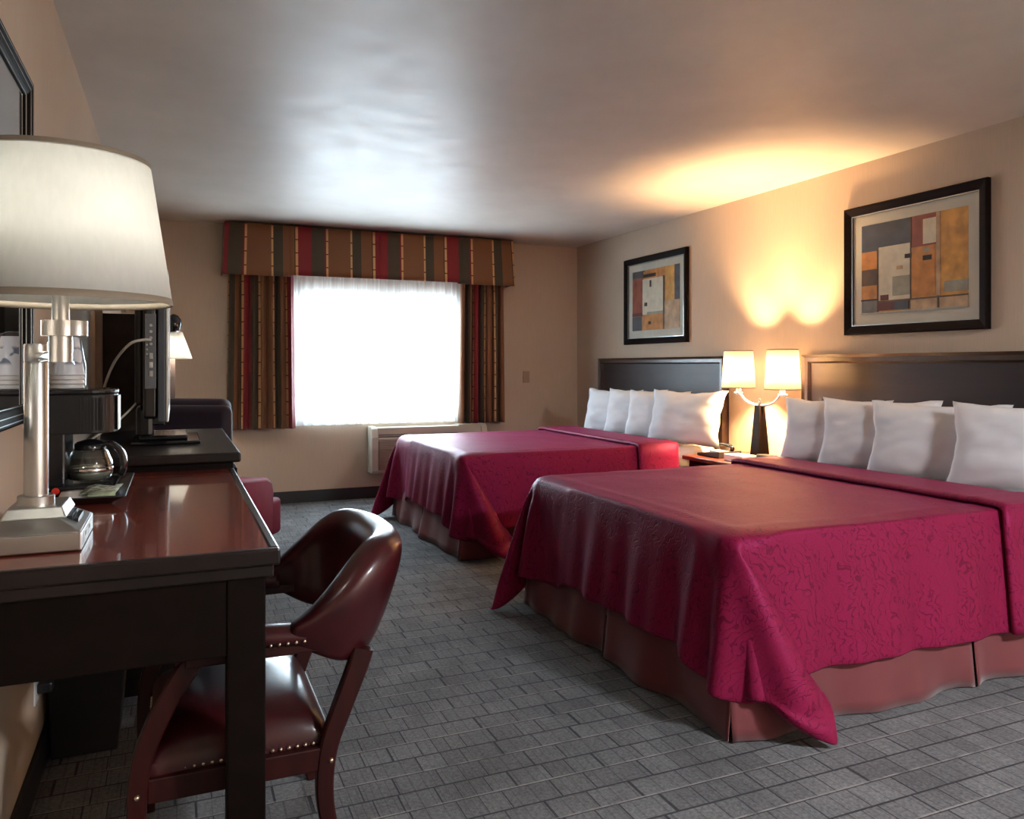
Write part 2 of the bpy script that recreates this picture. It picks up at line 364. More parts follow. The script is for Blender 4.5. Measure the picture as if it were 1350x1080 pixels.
def grid_faces(bm, G, uv=None, uvs=None):
    lay = bm.loops.layers.uv.verify() if uvs else None
    for i in range(len(G)-1):
        for j in range(len(G[0])-1):
            idx = ((i, j), (i+1, j), (i+1, j+1), (i, j+1))
            f = bm.faces.new([G[a][b_] for a, b_ in idx])
            if uvs:
                for l, (a, b_) in zip(f.loops, idx): l[lay].uv = uvs[a][b_]
def xform(bm, mat): bmesh.ops.transform(bm, matrix=mat, verts=bm.verts); return bm

def thing(name, label, cat, loc=(0, 0, 0), rz=0, group=None):
    o = bpy.data.objects.new(name, None); COL.objects.link(o); o.empty_display_size = .1
    o.location = loc; o.rotation_euler = (0, 0, rz); o['label'] = label; o['category'] = cat
    if group: o['group'] = group
    return o
def world_mat(o):
    m = Matrix.LocRotScale(o.location, o.rotation_euler, o.scale)
    return world_mat(o.parent) @ m if o.parent else m
def obj(name, bm, mat, parent=None, smooth=False, local=False, bevel=0, subsurf=0, solid=0, label=None, auto=None):
    bmesh.ops.recalc_face_normals(bm, faces=bm.faces)
    me = bpy.data.meshes.new(name); bm.to_mesh(me); bm.free()
    o = bpy.data.objects.new(name, me); COL.objects.link(o)
    for mm_ in (mat if isinstance(mat, list) else [mat]): me.materials.append(mm_)
    if parent:
        o.parent = parent
        if not local: me.transform(world_mat(parent).inverted())
    elif not local:
        xs = [v.co for v in me.vertices]
        c = Vector(((min(v.x for v in xs)+max(v.x for v in xs))/2, (min(v.y for v in xs)+max(v.y for v in xs))/2, min(v.z for v in xs)))
        me.transform(Matrix.Translation(-c)); o.location = c
    if bevel:
        b_ = o.modifiers.new('bevel', 'BEVEL'); b_.width = bevel; b_.segments = 2; b_.limit_method = 'ANGLE'; b_.angle_limit = .6
    if solid:
        s = o.modifiers.new('solid', 'SOLIDIFY'); s.thickness = solid; s.offset = 0
    if subsurf:
        s = o.modifiers.new('sub', 'SUBSURF'); s.levels = subsurf; s.render_levels = subsurf
    if smooth:
        for p in me.polygons: p.use_smooth = True
        if auto:
            try: me.set_sharp_from_angle(angle=auto)
            except Exception: pass
    if label: o['label'] = label
    return o
def tag(o, label, cat, group=None):
    o['label'] = label; o['category'] = cat
    if group: o['group'] = group
    return o
def struct(name, bm, m, **k):
    o = obj(name, bm, m, **k)
    o['kind'] = 'structure'; return o
def copy_tree(o, parent=None):
    c = o.copy(); COL.objects.link(c); c.parent = parent
    for ch in list(o.children):
        copy_tree(ch, c)
    return c

# ================================================================== ROOM
T = .12
struct('floor', box(BM(), XL-T, XR+T, YF-T, YB+T, -.1, 0), M['carpet'])
struct('ceiling', box(BM(), XL-T, XR+T, YF-T, YB+T, ZC, ZC+.1), M['ceiling'])
struct('wall_left', box(BM(), XL-T, XL, YF-T, YB+T, 0, ZC), M['wall'])
struct('wall_right', box(BM(), XR, XR+T, YF-T, YB+T, 0, ZC), M['wall'])
struct('wall_front', box(BM(), XL, XR, YF-T, YF, 0, ZC), M['wall'])
WX0, WX1, WZ0, WZ1 = .96, 2.54, .74, 1.875
bm = BM()
box(bm, XL, WX0, YB, YB+T, 0, ZC); box(bm, WX1, XR, YB, YB+T, 0, ZC)
box(bm, WX0, WX1, YB, YB+T, 0, WZ0); box(bm, WX0, WX1, YB, YB+T, WZ1, ZC)
struct('wall_back', bm, M['wall'])
for nm, a in (('baseboard_back', (XL+.012, XR-.012, YB-.012, YB, 0, .105)), ('baseboard_left', (XL, XL+.012, YF, YB, 0, .105)), ('baseboard_right', (XR-.012, XR, YF, YB, 0, .105)), ('baseboard_front', (XL+.012, XR-.012, YF, YF+.012, 0, .105))):
    struct(nm, box(BM(), *a), M['base'], bevel=.003)
# window: frame, mullion and pane
win = bpy.data.objects.new('window_1', None); COL.objects.link(win); win.location = ((WX0+WX1)/2, YB+.06, WZ0); win['kind'] = 'structure'
bm = BM()
fw = .045
box(bm, WX0, WX0+fw, YB+.03, YB+.08, WZ0, WZ1); box(bm, WX1-fw, WX1, YB+.03, YB+.08, WZ0, WZ1)
box(bm, WX0+fw, WX1-fw, YB+.03, YB+.08, WZ0, WZ0+fw); box(bm, WX0+fw, WX1-fw, YB+.03, YB+.08, WZ1-fw, WZ1)
box(bm, 1.79, 1.845, YB+.02, YB+.085, WZ0+fw, WZ1-fw)
obj('window_frame', bm, M['winframe'], win, bevel=.004)
obj('glass_pane', box(BM(), WX0+fw, WX1-fw, YB+.052, YB+.058, WZ0+fw, WZ1-fw), M['glass'], win)
obj('latch', box(BM(), 1.80, 1.835, YB+.008, YB+.022, 1.28, 1.36), M['silver'], win, bevel=.003)

# ================================================================== CURTAINS
def cloth_strip(u0, u1, zt, zb, fx, fy, nu, nv, gather=1.0, u_off=0):
    bm = BM(); G = []; UV = []
    for i in range(nu+1):
        s = i/nu; row = []; ruv = []
        for j in range(nv+1):
            t = j/nv; z = zt+(zb-zt)*t
            row.append(bm.verts.new((fx(s, t), fy(s, t), z))); ruv.append((u_off+(u0+(u1-u0)*s)*gather, zt-z))
        G.append(row); UV.append(ruv)
    grid_faces(bm, G, uvs=UV); return bm
VAL_X0, VAL_X1, VAL_Y = .385, 2.985, 6.985
val = thing('window_valance', 'striped box valance in red, tan and olive above the window', 'valance', ((VAL_X0+VAL_X1)/2, YB, 2.0))
# front sheet with returns; slight flare to the hem and inverted pleats
path = []
Ls = [(VAL_X0, YB-.002), (VAL_X0, VAL_Y), (VAL_X1, VAL_Y), (VAL_X1, YB-.002)]
dist = 0; pts = []
nseg = [8, 150, 8]
for k in range(3):
    a, b_ = Vector(Ls[k]), Vector(Ls[k+1]); d = (b_-a).length
    for i in range(nseg[k]+(k == 2)):
        t = i/nseg[k]; pts.append((a.lerp(b_, t), dist+d*t, k))
    dist += d
bm = BM(); G = []; UV = []
PLE = (.90, 1.69, 2.47)
off0 = 0.672*3-((.949-VAL_X0)+(YB-VAL_Y))+.672*0
for p, u, k in pts:
    row = []; ruv = []
    for j in range(9):
        t = j/8; z = 2.425+(1.995-2.425)*t
        x, y = p
        fl = .022*t
        if k == 1: y -= fl; x += fl*(-1 if x < VAL_X0+.3 else 1 if x > VAL_X1-.3 else 0)*(1-min(1, min(abs(x-VAL_X0), abs(x-VAL_X1))/.3))
        elif k == 0: x -= fl
        else: x += fl
        zz = z
        if k == 1:
            for q in PLE:
                dq = abs(x-q)
                if dq < .012: y += .014*(1-dq/.012)
            if x < .92 or x > 2.43: zz -= .012*t
            y += .003*math.sin(x*37)*t
        row.append(bm.verts.new((x, y, zz))); ruv.append((u+off0, 2.425-z))
    G.append(row); UV.append(ruv)
grid_faces(bm, G, uvs=UV)
obj('fabric_front', bm, M['stripe'], val, smooth=True, solid=.008, auto=.7)
obj('mounting_board', box(BM(), VAL_X0+.01, VAL_X1-.01, VAL_Y+.01, YB, 2.40, 2.42), M['darkwood'], val)

def drape(name, label, x0, x1, u0, u1, folds, yb, ph, ret):
    root = thing(name, label, 'curtain', ((x0+x1)/2, yb, .67), group=None)
    def fx(s, t):
        w = x0+(x1-x0)*s
        return w+.006*math.sin(s*folds*2*PI*2+ph+t)+ (.02*t*(s-.5) if True else 0)+ .012*(1-t)*(.5-s)
    def fy(s, t):
        y = yb+(.026+.010*t)*math.sin(s*folds*2*PI+ph+.4*math.sin(3*t))+.009*math.sin(s*folds*5.1+ph*2)
        if ret < 0 and s < .14: y += (.14-s)/.14*.06
        if ret > 0 and s > .9: y += (s-.9)/.1*.05
        return y
    bm = cloth_strip(u0, u1, 2.06, .672, fx, fy, 150, 24)
    obj('fabric_panel', bm, M['stripe'], root, smooth=True, solid=.004)
    bm = BM(); tube(bm, [(x0, yb, 2.085), (x1, yb, 2.085)], .009, 8); obj('curtain_track', bm, M['white'], root)
    return root
drape('striped_drape', 'striped drape hanging beside the armchair end of the window',   .41, .955, -.20, .78, 7, 7.11, .6, -1)
drape('striped_drape', 'striped drape hanging at the window end nearest the headboards', 2.49, 2.965, .36, 1.42, 7, 7.11, 2.0, 1)
# sheer
def sfy(s, t):
    w = min(1, t*4)*1
    a = .010+.010*t
    return 7.175+a*math.sin(s*2*PI*17+1.3*math.sin(s*9)+.6*math.sin(t*3))+.006*math.sin(s*2*PI*41+2*t)
bm = cloth_strip(0, 1.62, 2.04, .688, lambda s, t: .935+1.62*s+.006*math.sin(s*80+t*2), sfy, 420, 10)
so = obj('sheer_curtain', bm, M['sheer'], None, smooth=True)
tag(so, 'white sheer curtain gathered across the bright window', 'sheer curtain')

# ================================================================== AC UNIT
ac = thing('air_conditioner', 'ivory through-wall air conditioner below the window behind the bed', 'air conditioner', (2.19, YB, .24))
AX0, AX1, AYF = 1.63, 2.75, 7.035
for xa_, xb_ in ((AX0, AX0+.06), (AX1-.06, AX1)):
    bm = BM(); prism(bm, [(YB-.002, .24), (AYF+.02, .24), (AYF, .27), (AYF, .57), (AYF+.03, .645), (AYF+.06, .665), (YB-.002, .665)], xa_, xb_, 'X')
    obj('end_cap', bm, M['acwhite'], ac, bevel=.008)
obj('cabinet', box(BM(), AX0+.06, AX1-.06, AYF+.03, YB-.002, .245, .655), M['acwhite'], ac, bevel=.004)
bm = BM()
for i in range(16): box(bm, AX0+.065, AX1-.065, AYF+.004, AYF+.03, .275+i*.0165, .286+i*.0165)
obj('intake_grille', bm, M['acgrille'], ac)
obj('front_rail', box(BM(), AX0+.06, AX1-.06, AYF-.002, AYF+.03, .545, .562), M['acwhite'], ac, bevel=.003)
bm = BM()
for i in range(5): box(bm, AX0+.065, AX1-.30, AYF+.008+i*.012, AYF+.02+i*.012, .572+i*.016, .578+i*.016)
obj('discharge_louvre', bm, M['acdark'], ac)
obj('control_lid', box(BM(), AX1-.29, AX1-.07, AYF+.02, AYF+.14, .655, .668), M['acwhite'], ac, bevel=.003)
sw = obj('light_switch_plate', box(BM(), 3.20, 3.27, YB-.007, YB-.0005, 1.05, 1.165), mottled('beige_plate', (.36, .26, .17), .5), None, bevel=.002)
tag(sw, 'small beige switch plate on the wall between the drape and the corner', 'switch plate')

# ================================================================== BEDS
CLOTH = (
(260,-200,12,228,-186,24,198,-172,38,169,-158,54,141,-144,71,113,-132,89,85,-121,108,58,-110,129,30,-100,150,24,-84,122,-6,-71,121,-29,-49,129,-51,-26,137,-71,-1,145,-76,31,152,-58,58,155,-33,79,157,-19,109,161,-34,138,164,-62,154,168,-88,174,172,-91,207,174,-73,234,171,-53,260,169,-38,289,167,-29,320,166,-24,353,166,-22,386,166,-21,419,166,-20,451,166,-20,484,166,-20,517,166,-19,550,166,-19,583,166,-19,615,166,-19,648,166,-19,681,166,-19,714,166,-19,747,166,-19,780,166,-19,812,166,-19,845,166,-19,878,166,-19,911,166,-19,944,166,-19,977,166,-19,1009,166,-19,1042,166,-19,1075,166,-19,1108,165,-19,1141,166,-19,1174,166,-19,1206,166,-19,1239,166,-19,1272,166,-20,1305,166,-22,1338,166,-29,1370,166,-44,1399,167,-66,1422,169,-93,1442,173,-115,1466,175,-112,1499,172,-86,1517,164,-55,1527,157,-25,1537,149,3,1553,142,24,1578,136,13,1608,127,-15,1620,115,-41,1607,100,-58,1584,84,-76,1561,69,-99,1544,53,-126,1533,39,-156,1526,25,-186,1524,14,-217,1513,14,-247,1526,13),
(266,-187,42,237,-191,55,206,-184,67,176,-175,81,147,-165,95,119,-155,112,92,-145,129,65,-135,148,38,-127,133,14,-107,143,-6,-82,152,-25,-57,160,-45,-32,169,-63,-6,177,-72,25,184,-57,54,188,-33,76,190,-19,105,193,-31,135,197,-59,152,201,-84,173,205,-85,205,206,-67,233,204,-47,259,201,-34,288,200,-26,320,199,-22,353,199,-21,386,199,-20,419,199,-20,451,199,-20,484,199,-19,517,199,-19,550,199,-19,583,199,-19,615,199,-19,648,199,-19,681,199,-19,714,199,-19,747,199,-19,780,199,-19,812,199,-19,845,199,-19,878,199,-19,911,199,-19,944,199,-19,977,199,-19,1009,199,-19,1042,199,-19,1075,199,-19,1108,199,-19,1141,199,-19,1173,199,-19,1206,199,-19,1239,199,-19,1272,199,-19,1305,199,-20,1338,199,-26,1370,199,-39,1400,200,-62,1424,202,-88,1444,205,-109,1469,207,-105,1501,204,-78,1519,197,-47,1527,189,-17,1538,181,8,1558,175,21,1587,168,1,1611,158,-29,1613,144,-51,1595,129,-68,1571,113,-86,1549,98,-110,1532,82,-137,1521,68,-167,1517,55,-198,1521,44,-226,1535,36,-234,1556,13),
(276,-170,69,247,-176,83,220,-159,84,191,-151,97,163,-140,109,134,-128,122,106,-116,134,78,-104,147,50,-114,161,20,-113,175,0,-89,184,-19,-63,192,-38,-37,201,-56,-11,209,-67,19,216,-57,50,221,-33,72,223,-18,101,226,-29,132,230,-56,150,234,-80,172,237,-80,204,239,-61,231,236,-42,258,234,-29,288,233,-23,320,232,-21,353,232,-20,386,232,-19,419,232,-19,451,232,-19,484,232,-19,517,232,-19,550,232,-19,583,232,-19,616,232,-19,648,232,-19,681,232,-19,714,232,-19,747,232,-19,780,232,-19,812,232,-19,845,232,-19,878,232,-19,911,232,-19,944,232,-19,977,232,-19,1009,232,-19,1042,232,-19,1075,232,-19,1108,232,-19,1141,232,-19,1173,232,-20,1206,232,-20,1239,232,-19,1272,232,-18,1305,232,-19,1338,232,-24,1370,232,-35,1401,233,-57,1426,235,-82,1446,238,-103,1471,239,-98,1503,236,-70,1520,229,-40,1528,221,-10,1540,214,13,1563,207,14,1595,199,-12,1611,188,-40,1603,173,-60,1582,158,-76,1558,142,-97,1538,127,-121,1522,111,-151,1520,97,-180,1527,84,-203,1544,68,-214,1564,44,-204,1570,14),
(287,-153,95,255,-147,97,227,-147,114,200,-159,128,174,-144,140,147,-130,152,120,-115,164,92,-104,176,62,-102,190,33,-108,205,5,-95,216,-13,-69,224,-30,-42,232,-48,-16,241,-62,13,248,-56,45,253,-33,68,256,-18,97,259,-26,129,263,-53,148,267,-77,170,270,-74,203,271,-55,230,269,-37,257,266,-26,288,265,-21,320,265,-19,353,265,-19,386,265,-19,419,265,-19,451,265,-19,484,265,-19,517,265,-19,550,265,-19,583,265,-19,616,265,-19,648,265,-19,681,265,-19,714,265,-19,747,265,-19,780,265,-19,812,265,-19,845,265,-19,878,265,-19,911,265,-19,944,265,-19,977,265,-19,1009,265,-19,1042,265,-19,1075,265,-19,1108,265,-19,1141,265,-19,1173,265,-20,1206,265,-20,1239,265,-20,1272,265,-18,1305,265,-18,1338,265,-21,1370,265,-32,1401,266,-52,1427,267,-77,1448,270,-97,1474,272,-90,1505,268,-63,1522,261,-32,1529,253,-4,1544,246,14,1571,239,4,1601,230,-26,1607,218,-50,1591,203,-67,1568,187,-85,1545,171,-109,1529,156,-137,1523,140,-165,1532,125,-186,1550,107,-195,1571,84,-192,1587,55,-179,1589,25),
(291,-127,114,259,-126,121,242,-145,142,214,-152,157,184,-151,171,157,-136,183,131,-121,195,104,-106,207,75,-96,219,46,-99,234,16,-95,247,-8,-75,256,-24,-48,264,-40,-21,273,-55,7,280,-54,40,286,-34,65,289,-18,94,292,-24,126,296,-50,146,299,-73,169,303,-68,202,304,-49,228,301,-32,256,299,-23,288,298,-19,320,298,-19,353,298,-19,386,298,-19,419,298,-19,451,298,-19,484,298,-19,517,298,-19,550,298,-19,583,298,-19,616,298,-19,648,298,-19,681,298,-19,714,298,-19,747,298,-19,780,298,-19,812,298,-19,845,298,-19,878,298,-19,911,298,-19,944,298,-19,977,298,-19,1009,298,-19,1042,298,-19,1075,298,-19,1108,298,-19,1141,298,-19,1173,298,-20,1206,298,-21,1239,298,-20,1272,298,-19,1305,298,-18,1337,298,-20,1370,298,-28,1402,298,-47,1429,300,-72,1450,303,-92,1476,304,-83,1508,300,-55,1523,293,-24,1530,285,1,1550,278,12,1580,271,-9,1603,261,-38,1598,247,-58,1577,232,-75,1554,216,-97,1535,200,-125,1528,185,-151,1537,167,-170,1555,148,-178,1577,125,-176,1594,97,-167,1604,67,-153,1605,37),
(294,-99,132,264,-104,145,246,-121,165,223,-136,184,197,-147,201,168,-141,214,141,-127,226,115,-111,238,88,-96,250,59,-89,263,29,-91,277,1,-79,288,-18,-54,296,-33,-26,304,-49,2,312,-52,34,318,-35,62,322,-18,90,325,-22,122,328,-46,144,332,-69,168,336,-62,200,336,-43,227,333,-27,255,332,-20,287,331,-18,320,331,-18,353,331,-19,386,331,-19,419,331,-19,452,331,-19,484,331,-19,517,331,-19,550,331,-19,583,331,-19,616,331,-19,648,331,-19,681,331,-18,714,331,-18,747,331,-18,780,331,-19,813,331,-19,845,331,-19,878,331,-19,911,331,-19,944,331,-19,977,331,-19,1009,331,-19,1042,331,-19,1075,331,-19,1108,331,-19,1141,331,-19,1173,331,-20,1206,331,-22,1239,331,-21,1272,331,-19,1305,331,-18,1337,331,-19,1370,331,-25,1402,331,-42,1430,333,-66,1452,335,-86,1479,337,-76,1510,332,-47,1524,325,-17,1532,317,5,1556,310,6,1587,302,-22,1600,291,-48,1587,276,-65,1563,260,-85,1542,245,-112,1532,230,-139,1540,212,-155,1559,191,-162,1581,167,-160,1599,140,-151,1611,110,-139,1616,80,-126,1618,50),
(262,-89,136,269,-81,167,244,-94,184,217,-107,198,199,-121,221,181,-137,244,152,-132,257,124,-118,269,99,-101,281,72,-86,293,42,-82,306,13,-79,319,-11,-59,328,-27,-31,336,-41,-3,344,-48,29,351,-36,59,354,-18,86,357,-21,119,361,-43,142,365,-64,167,369,-56,199,368,-37,225,366,-23,255,365,-18,287,364,-18,320,364,-18,353,364,-19,386,364,-19,419,364,-19,452,364,-19,484,364,-19,517,364,-19,550,364,-19,583,364,-19,616,364,-19,648,364,-19,681,364,-18,714,364,-18,747,364,-18,780,364,-19,813,364,-19,845,364,-19,878,364,-19,911,364,-19,944,364,-19,977,364,-19,1009,364,-20,1042,364,-20,1075,364,-19,1108,364,-18,1141,364,-19,1173,364,-20,1206,364,-22,1239,364,-21,1272,364,-19,1305,364,-18,1337,364,-18,1370,364,-22,1403,364,-37,1432,365,-61,1454,368,-80,1481,369,-69,1512,365,-40,1525,357,-10,1537,349,8,1563,342,-5,1592,333,-35,1593,320,-56,1573,305,-74,1550,290,-100,1537,274,-127,1543,257,-142,1563,235,-146,1584,210,-142,1602,183,-133,1613,154,-122,1621,124,-110,1626,93,-98,1631,63),
(231,-96,145,236,-74,168,239,-66,200,213,-79,215,203,-96,242,186,-112,265,165,-126,286,135,-122,299,108,-108,311,83,-90,323,56,-77,335,26,-75,349,-2,-62,360,-20,-36,368,-34,-7,376,-43,23,383,-36,55,387,-18,82,390,-19,115,394,-40,140,398,-60,166,401,-49,197,401,-31,224,398,-20,255,397,-18,288,397,-18,320,397,-19,353,397,-19,386,397,-19,419,397,-19,452,397,-19,484,397,-19,517,397,-19,550,397,-19,583,397,-19,616,397,-19,648,397,-18,681,397,-18,714,397,-18,747,397,-18,780,397,-19,813,397,-19,845,397,-18,878,397,-19,911,397,-19,944,397,-19,977,397,-19,1009,397,-20,1042,397,-20,1075,397,-19,1108,397,-18,1141,397,-18,1173,397,-20,1206,397,-22,1239,397,-22,1272,397,-19,1304,397,-18,1337,397,-18,1370,397,-20,1403,397,-33,1433,398,-55,1457,400,-74,1484,402,-61,1514,397,-31,1524,389,-5,1542,381,6,1572,374,-18,1592,364,-45,1582,350,-63,1559,334,-87,1543,319,-115,1547,302,-128,1567,280,-130,1588,254,-124,1604,226,-115,1615,197,-104,1624,167,-93,1631,137,-82,1637,106,-70,1643,76),
(200,-100,155,204,-71,170,206,-58,200,208,-51,232,200,-68,259,187,-85,283,170,-101,307,149,-114,328,119,-112,342,93,-97,354,68,-80,366,39,-69,378,9,-63,391,-13,-41,400,-27,-12,408,-38,18,415,-34,50,420,-18,79,423,-18,111,427,-37,138,430,-55,165,434,-42,195,433,-25,223,431,-18,255,430,-18,288,430,-19,320,430,-19,353,430,-19,386,430,-19,419,430,-19,452,430,-19,484,430,-19,517,430,-19,550,430,-19,583,430,-19,616,430,-19,649,430,-18,681,430,-18,714,430,-18,747,430,-18,780,430,-19,813,430,-19,845,430,-18,878,430,-19,911,430,-19,944,430,-19,977,430,-19,1009,430,-20,1042,430,-20,1075,430,-19,1108,430,-19,1141,430,-18,1173,430,-20,1206,430,-22,1239,430,-22,1272,430,-18,1304,430,-19,1337,430,-18,1370,430,-18,1403,430,-28,1434,431,-50,1458,433,-67,1486,434,-54,1516,429,-24,1526,421,0,1548,414,-2,1579,405,-31,1587,394,-52,1567,379,-75,1549,363,-103,1550,347,-114,1571,324,-113,1591,297,-106,1606,269,-97,1617,240,-86,1625,210,-75,1632,180,-64,1639,149,-53,1646,119,-41,1651,89),
(169,-92,147,171,-74,174,173,-56,202,175,-49,234,177,-45,266,176,-57,297,168,-73,324,154,-89,349,133,-102,371,103,-102,385,77,-87,397,52,-69,409,22,-62,421,-3,-44,432,-20,-17,440,-31,13,447,-32,45,453,-18,75,456,-18,107,459,-35,135,463,-50,164,467,-35,193,465,-20,222,464,-18,255,463,-18,288,463,-19,320,463,-19,353,463,-19,386,463,-19,419,463,-19,452,463,-19,484,463,-19,517,463,-19,550,463,-19,583,463,-19,616,463,-19,649,463,-18,681,463,-18,714,463,-18,747,463,-18,780,463,-19,813,463,-19,845,463,-18,878,463,-18,911,463,-19,944,463,-19,977,463,-19,1009,463,-20,1042,463,-20,1075,463,-20,1108,463,-19,1141,463,-18,1173,463,-19,1206,463,-22,1239,463,-22,1272,463,-18,1304,463,-20,1337,463,-18,1370,463,-18,1403,463,-25,1435,463,-46,1460,465,-61,1489,466,-46,1518,461,-17,1530,453,3,1556,446,-13,1582,436,-42,1577,423,-63,1557,408,-91,1554,392,-99,1575,368,-96,1594,341,-88,1607,312,-79,1617,282,-68,1625,252,-57,1632,222,-45,1637,192,-33,1641,161,-22,1644,131,-10,1646,100),
(137,-83,144,139,-67,173,141,-58,204,142,-51,236,144,-45,268,147,-42,301,149,-47,333,146,-60,363,136,-76,390,117,-90,413,88,-91,428,61,-75,440,35,-59,451,7,-46,463,-11,-21,472,-24,9,479,-29,40,485,-18,71,489,-18,104,492,-32,132,496,-44,163,499,-28,191,497,-18,222,496,-18,255,496,-19,288,496,-20,320,496,-20,353,496,-19,386,496,-19,419,496,-19,452,496,-19,485,496,-19,517,496,-19,550,496,-19,583,496,-19,616,496,-19,649,496,-18,681,496,-18,714,496,-18,747,496,-18,780,496,-19,813,496,-19,845,496,-18,878,496,-18,911,496,-19,944,496,-19,977,496,-19,1009,496,-19,1042,496,-20,1075,496,-20,1108,496,-19,1141,496,-18,1173,496,-18,1206,496,-22,1239,496,-22,1272,496,-18,1304,496,-21,1337,496,-18,1370,496,-20,1402,496,-21,1435,496,-41,1461,498,-53,1491,499,-38,1520,493,-10,1534,485,0,1564,477,-26,1580,467,-51,1565,452,-79,1558,437,-84,1579,412,-79,1596,384,-70,1608,355,-60,1617,325,-49,1623,295,-37,1628,264,-26,1630,234,-14,1632,203,-3,1632,172,7,1631,141,17,1629,109),
(105,-79,144,106,-68,175,108,-62,207,110,-56,239,112,-50,271,114,-45,304,116,-41,336,119,-41,369,121,-48,401,116,-62,430,101,-77,455,72,-79,471,46,-63,482,19,-47,494,-2,-24,503,-15,5,511,-24,36,518,-18,67,521,-18,100,525,-24,132,528,-38,161,532,-21,190,530,-18,222,530,-19,255,529,-20,288,529,-20,321,529,-20,353,529,-20,386,529,-19,419,529,-19,452,529,-19,485,529,-19,517,529,-19,550,529,-19,583,529,-19,616,529,-19,649,529,-18,681,529,-18,714,529,-18,747,529,-18,780,529,-19,813,529,-19,845,529,-18,878,529,-18,911,529,-19,944,529,-19,977,529,-19,1009,529,-19,1042,529,-20,1075,529,-20,1108,529,-19,1141,529,-18,1173,529,-18,1206,529,-21,1239,529,-22,1272,529,-18,1304,529,-21,1337,529,-18,1370,529,-22,1402,529,-19,1435,529,-37,1462,531,-45,1494,531,-30,1522,525,-5,1541,517,-8,1571,509,-38,1571,496,-66,1562,481,-67,1582,456,-61,1597,427,-51,1607,398,-40,1614,367,-29,1617,337,-18,1619,306,-7,1619,275,3,1618,244,13,1615,212,21,1612,181,31,1610,149,41,1609,118),
(72,-81,146,74,-75,178,76,-70,210,78,-64,243,80,-59,275,82,-53,307,84,-47,339,86,-42,372,89,-39,404,92,-40,437,93,-48,469,84,-63,497,56,-67,514,31,-48,524,9,-26,534,-8,1,543,-14,32,549,-19,64,554,-18,97,558,-20,129,561,-31,160,564,-18,190,562,-18,222,563,-20,255,562,-20,288,562,-20,321,562,-20,353,562,-20,386,562,-19,419,562,-19,452,562,-19,485,562,-19,517,562,-19,550,562,-19,583,562,-19,616,562,-19,649,562,-19,681,562,-18,714,562,-18,747,562,-18,780,562,-19,813,562,-19,845,562,-19,878,562,-18,911,562,-19,944,562,-19,977,562,-19,1009,562,-19,1042,562,-19,1075,562,-19,1108,562,-19,1141,562,-19,1173,562,-18,1206,562,-20,1239,562,-21,1272,562,-18,1304,562,-21,1337,562,-18,1370,562,-24,1402,562,-18,1434,562,-24,1466,561,-37,1496,563,-16,1520,554,0,1548,549,-21,1569,538,-51,1564,526,-50,1584,499,-41,1596,470,-31,1603,440,-20,1607,409,-9,1607,378,1,1606,347,10,1603,315,18,1599,284,28,1598,252,38,1597,221,49,1598,190,61,1600,160,72,1605,129),
(39,-82,148,41,-78,181,43,-74,213,46,-70,246,48,-65,278,50,-61,310,53,-56,343,55,-52,375,57,-47,408,60,-41,440,62,-36,472,65,-37,505,66,-46,537,40,-53,556,20,-28,565,1,-2,574,-12,27,583,-19,60,589,-18,93,591,-18,125,593,-21,157,596,-17,190,595,-18,222,596,-17,255,595,-17,288,595,-17,321,595,-17,353,595,-17,386,595,-17,419,595,-17,452,595,-17,485,595,-17,517,595,-17,550,595,-17,583,595,-17,616,595,-17,649,595,-18,681,595,-18,714,595,-17,747,595,-17,780,595,-17,813,595,-18,845,595,-18,878,595,-17,911,595,-17,944,595,-17,977,595,-17,1010,595,-17,1042,595,-17,1075,595,-17,1108,595,-17,1141,595,-17,1173,595,-17,1206,595,-17,1239,595,-17,1272,595,-17,1304,595,-17,1337,595,-19,1370,595,-18,1402,595,-20,1435,595,-17,1467,593,-27,1498,594,-20,1528,586,-4,1557,580,-34,1564,569,-30,1584,543,-20,1591,512,-10,1596,481,0,1596,450,7,1591,418,17,1589,387,27,1588,355,38,1590,325,49,1594,294,59,1599,263,68,1606,232,76,1615,201,82,1624,170,87,1632,139),
(11,-64,148,12,-62,181,14,-60,213,15,-58,246,17,-55,279,18,-53,312,20,-50,344,22,-48,377,24,-45,410,27,-42,442,29,-39,475,33,-34,508,37,-31,540,39,-29,574,24,-34,598,2,-6,607,-5,22,617,-11,55,624,-10,90,625,-8,123,626,-8,156,627,-7,189,627,-6,222,627,-6,255,627,-6,288,627,-6,320,627,-6,353,627,-6,386,627,-6,419,627,-6,452,627,-6,485,627,-6,517,627,-6,550,627,-6,583,627,-6,616,627,-6,649,627,-6,681,627,-6,714,627,-6,747,627,-6,780,627,-6,813,627,-6,846,627,-6,878,627,-6,911,626,-6,944,626,-6,977,626,-6,1010,626,-6,1042,626,-6,1075,626,-6,1108,626,-6,1141,626,-6,1174,626,-6,1206,626,-6,1239,626,-6,1272,626,-6,1305,626,-6,1337,626,-6,1370,626,-6,1403,626,-7,1435,626,-8,1468,625,-9,1500,623,-5,1532,615,-14,1561,612,-7,1576,583,2,1582,552,11,1587,521,18,1580,489,27,1579,458,38,1585,428,48,1592,397,56,1601,366,62,1610,335,68,1619,304,72,1628,273,73,1637,242,77,1646,210,82,1655,179,87,1664,148),
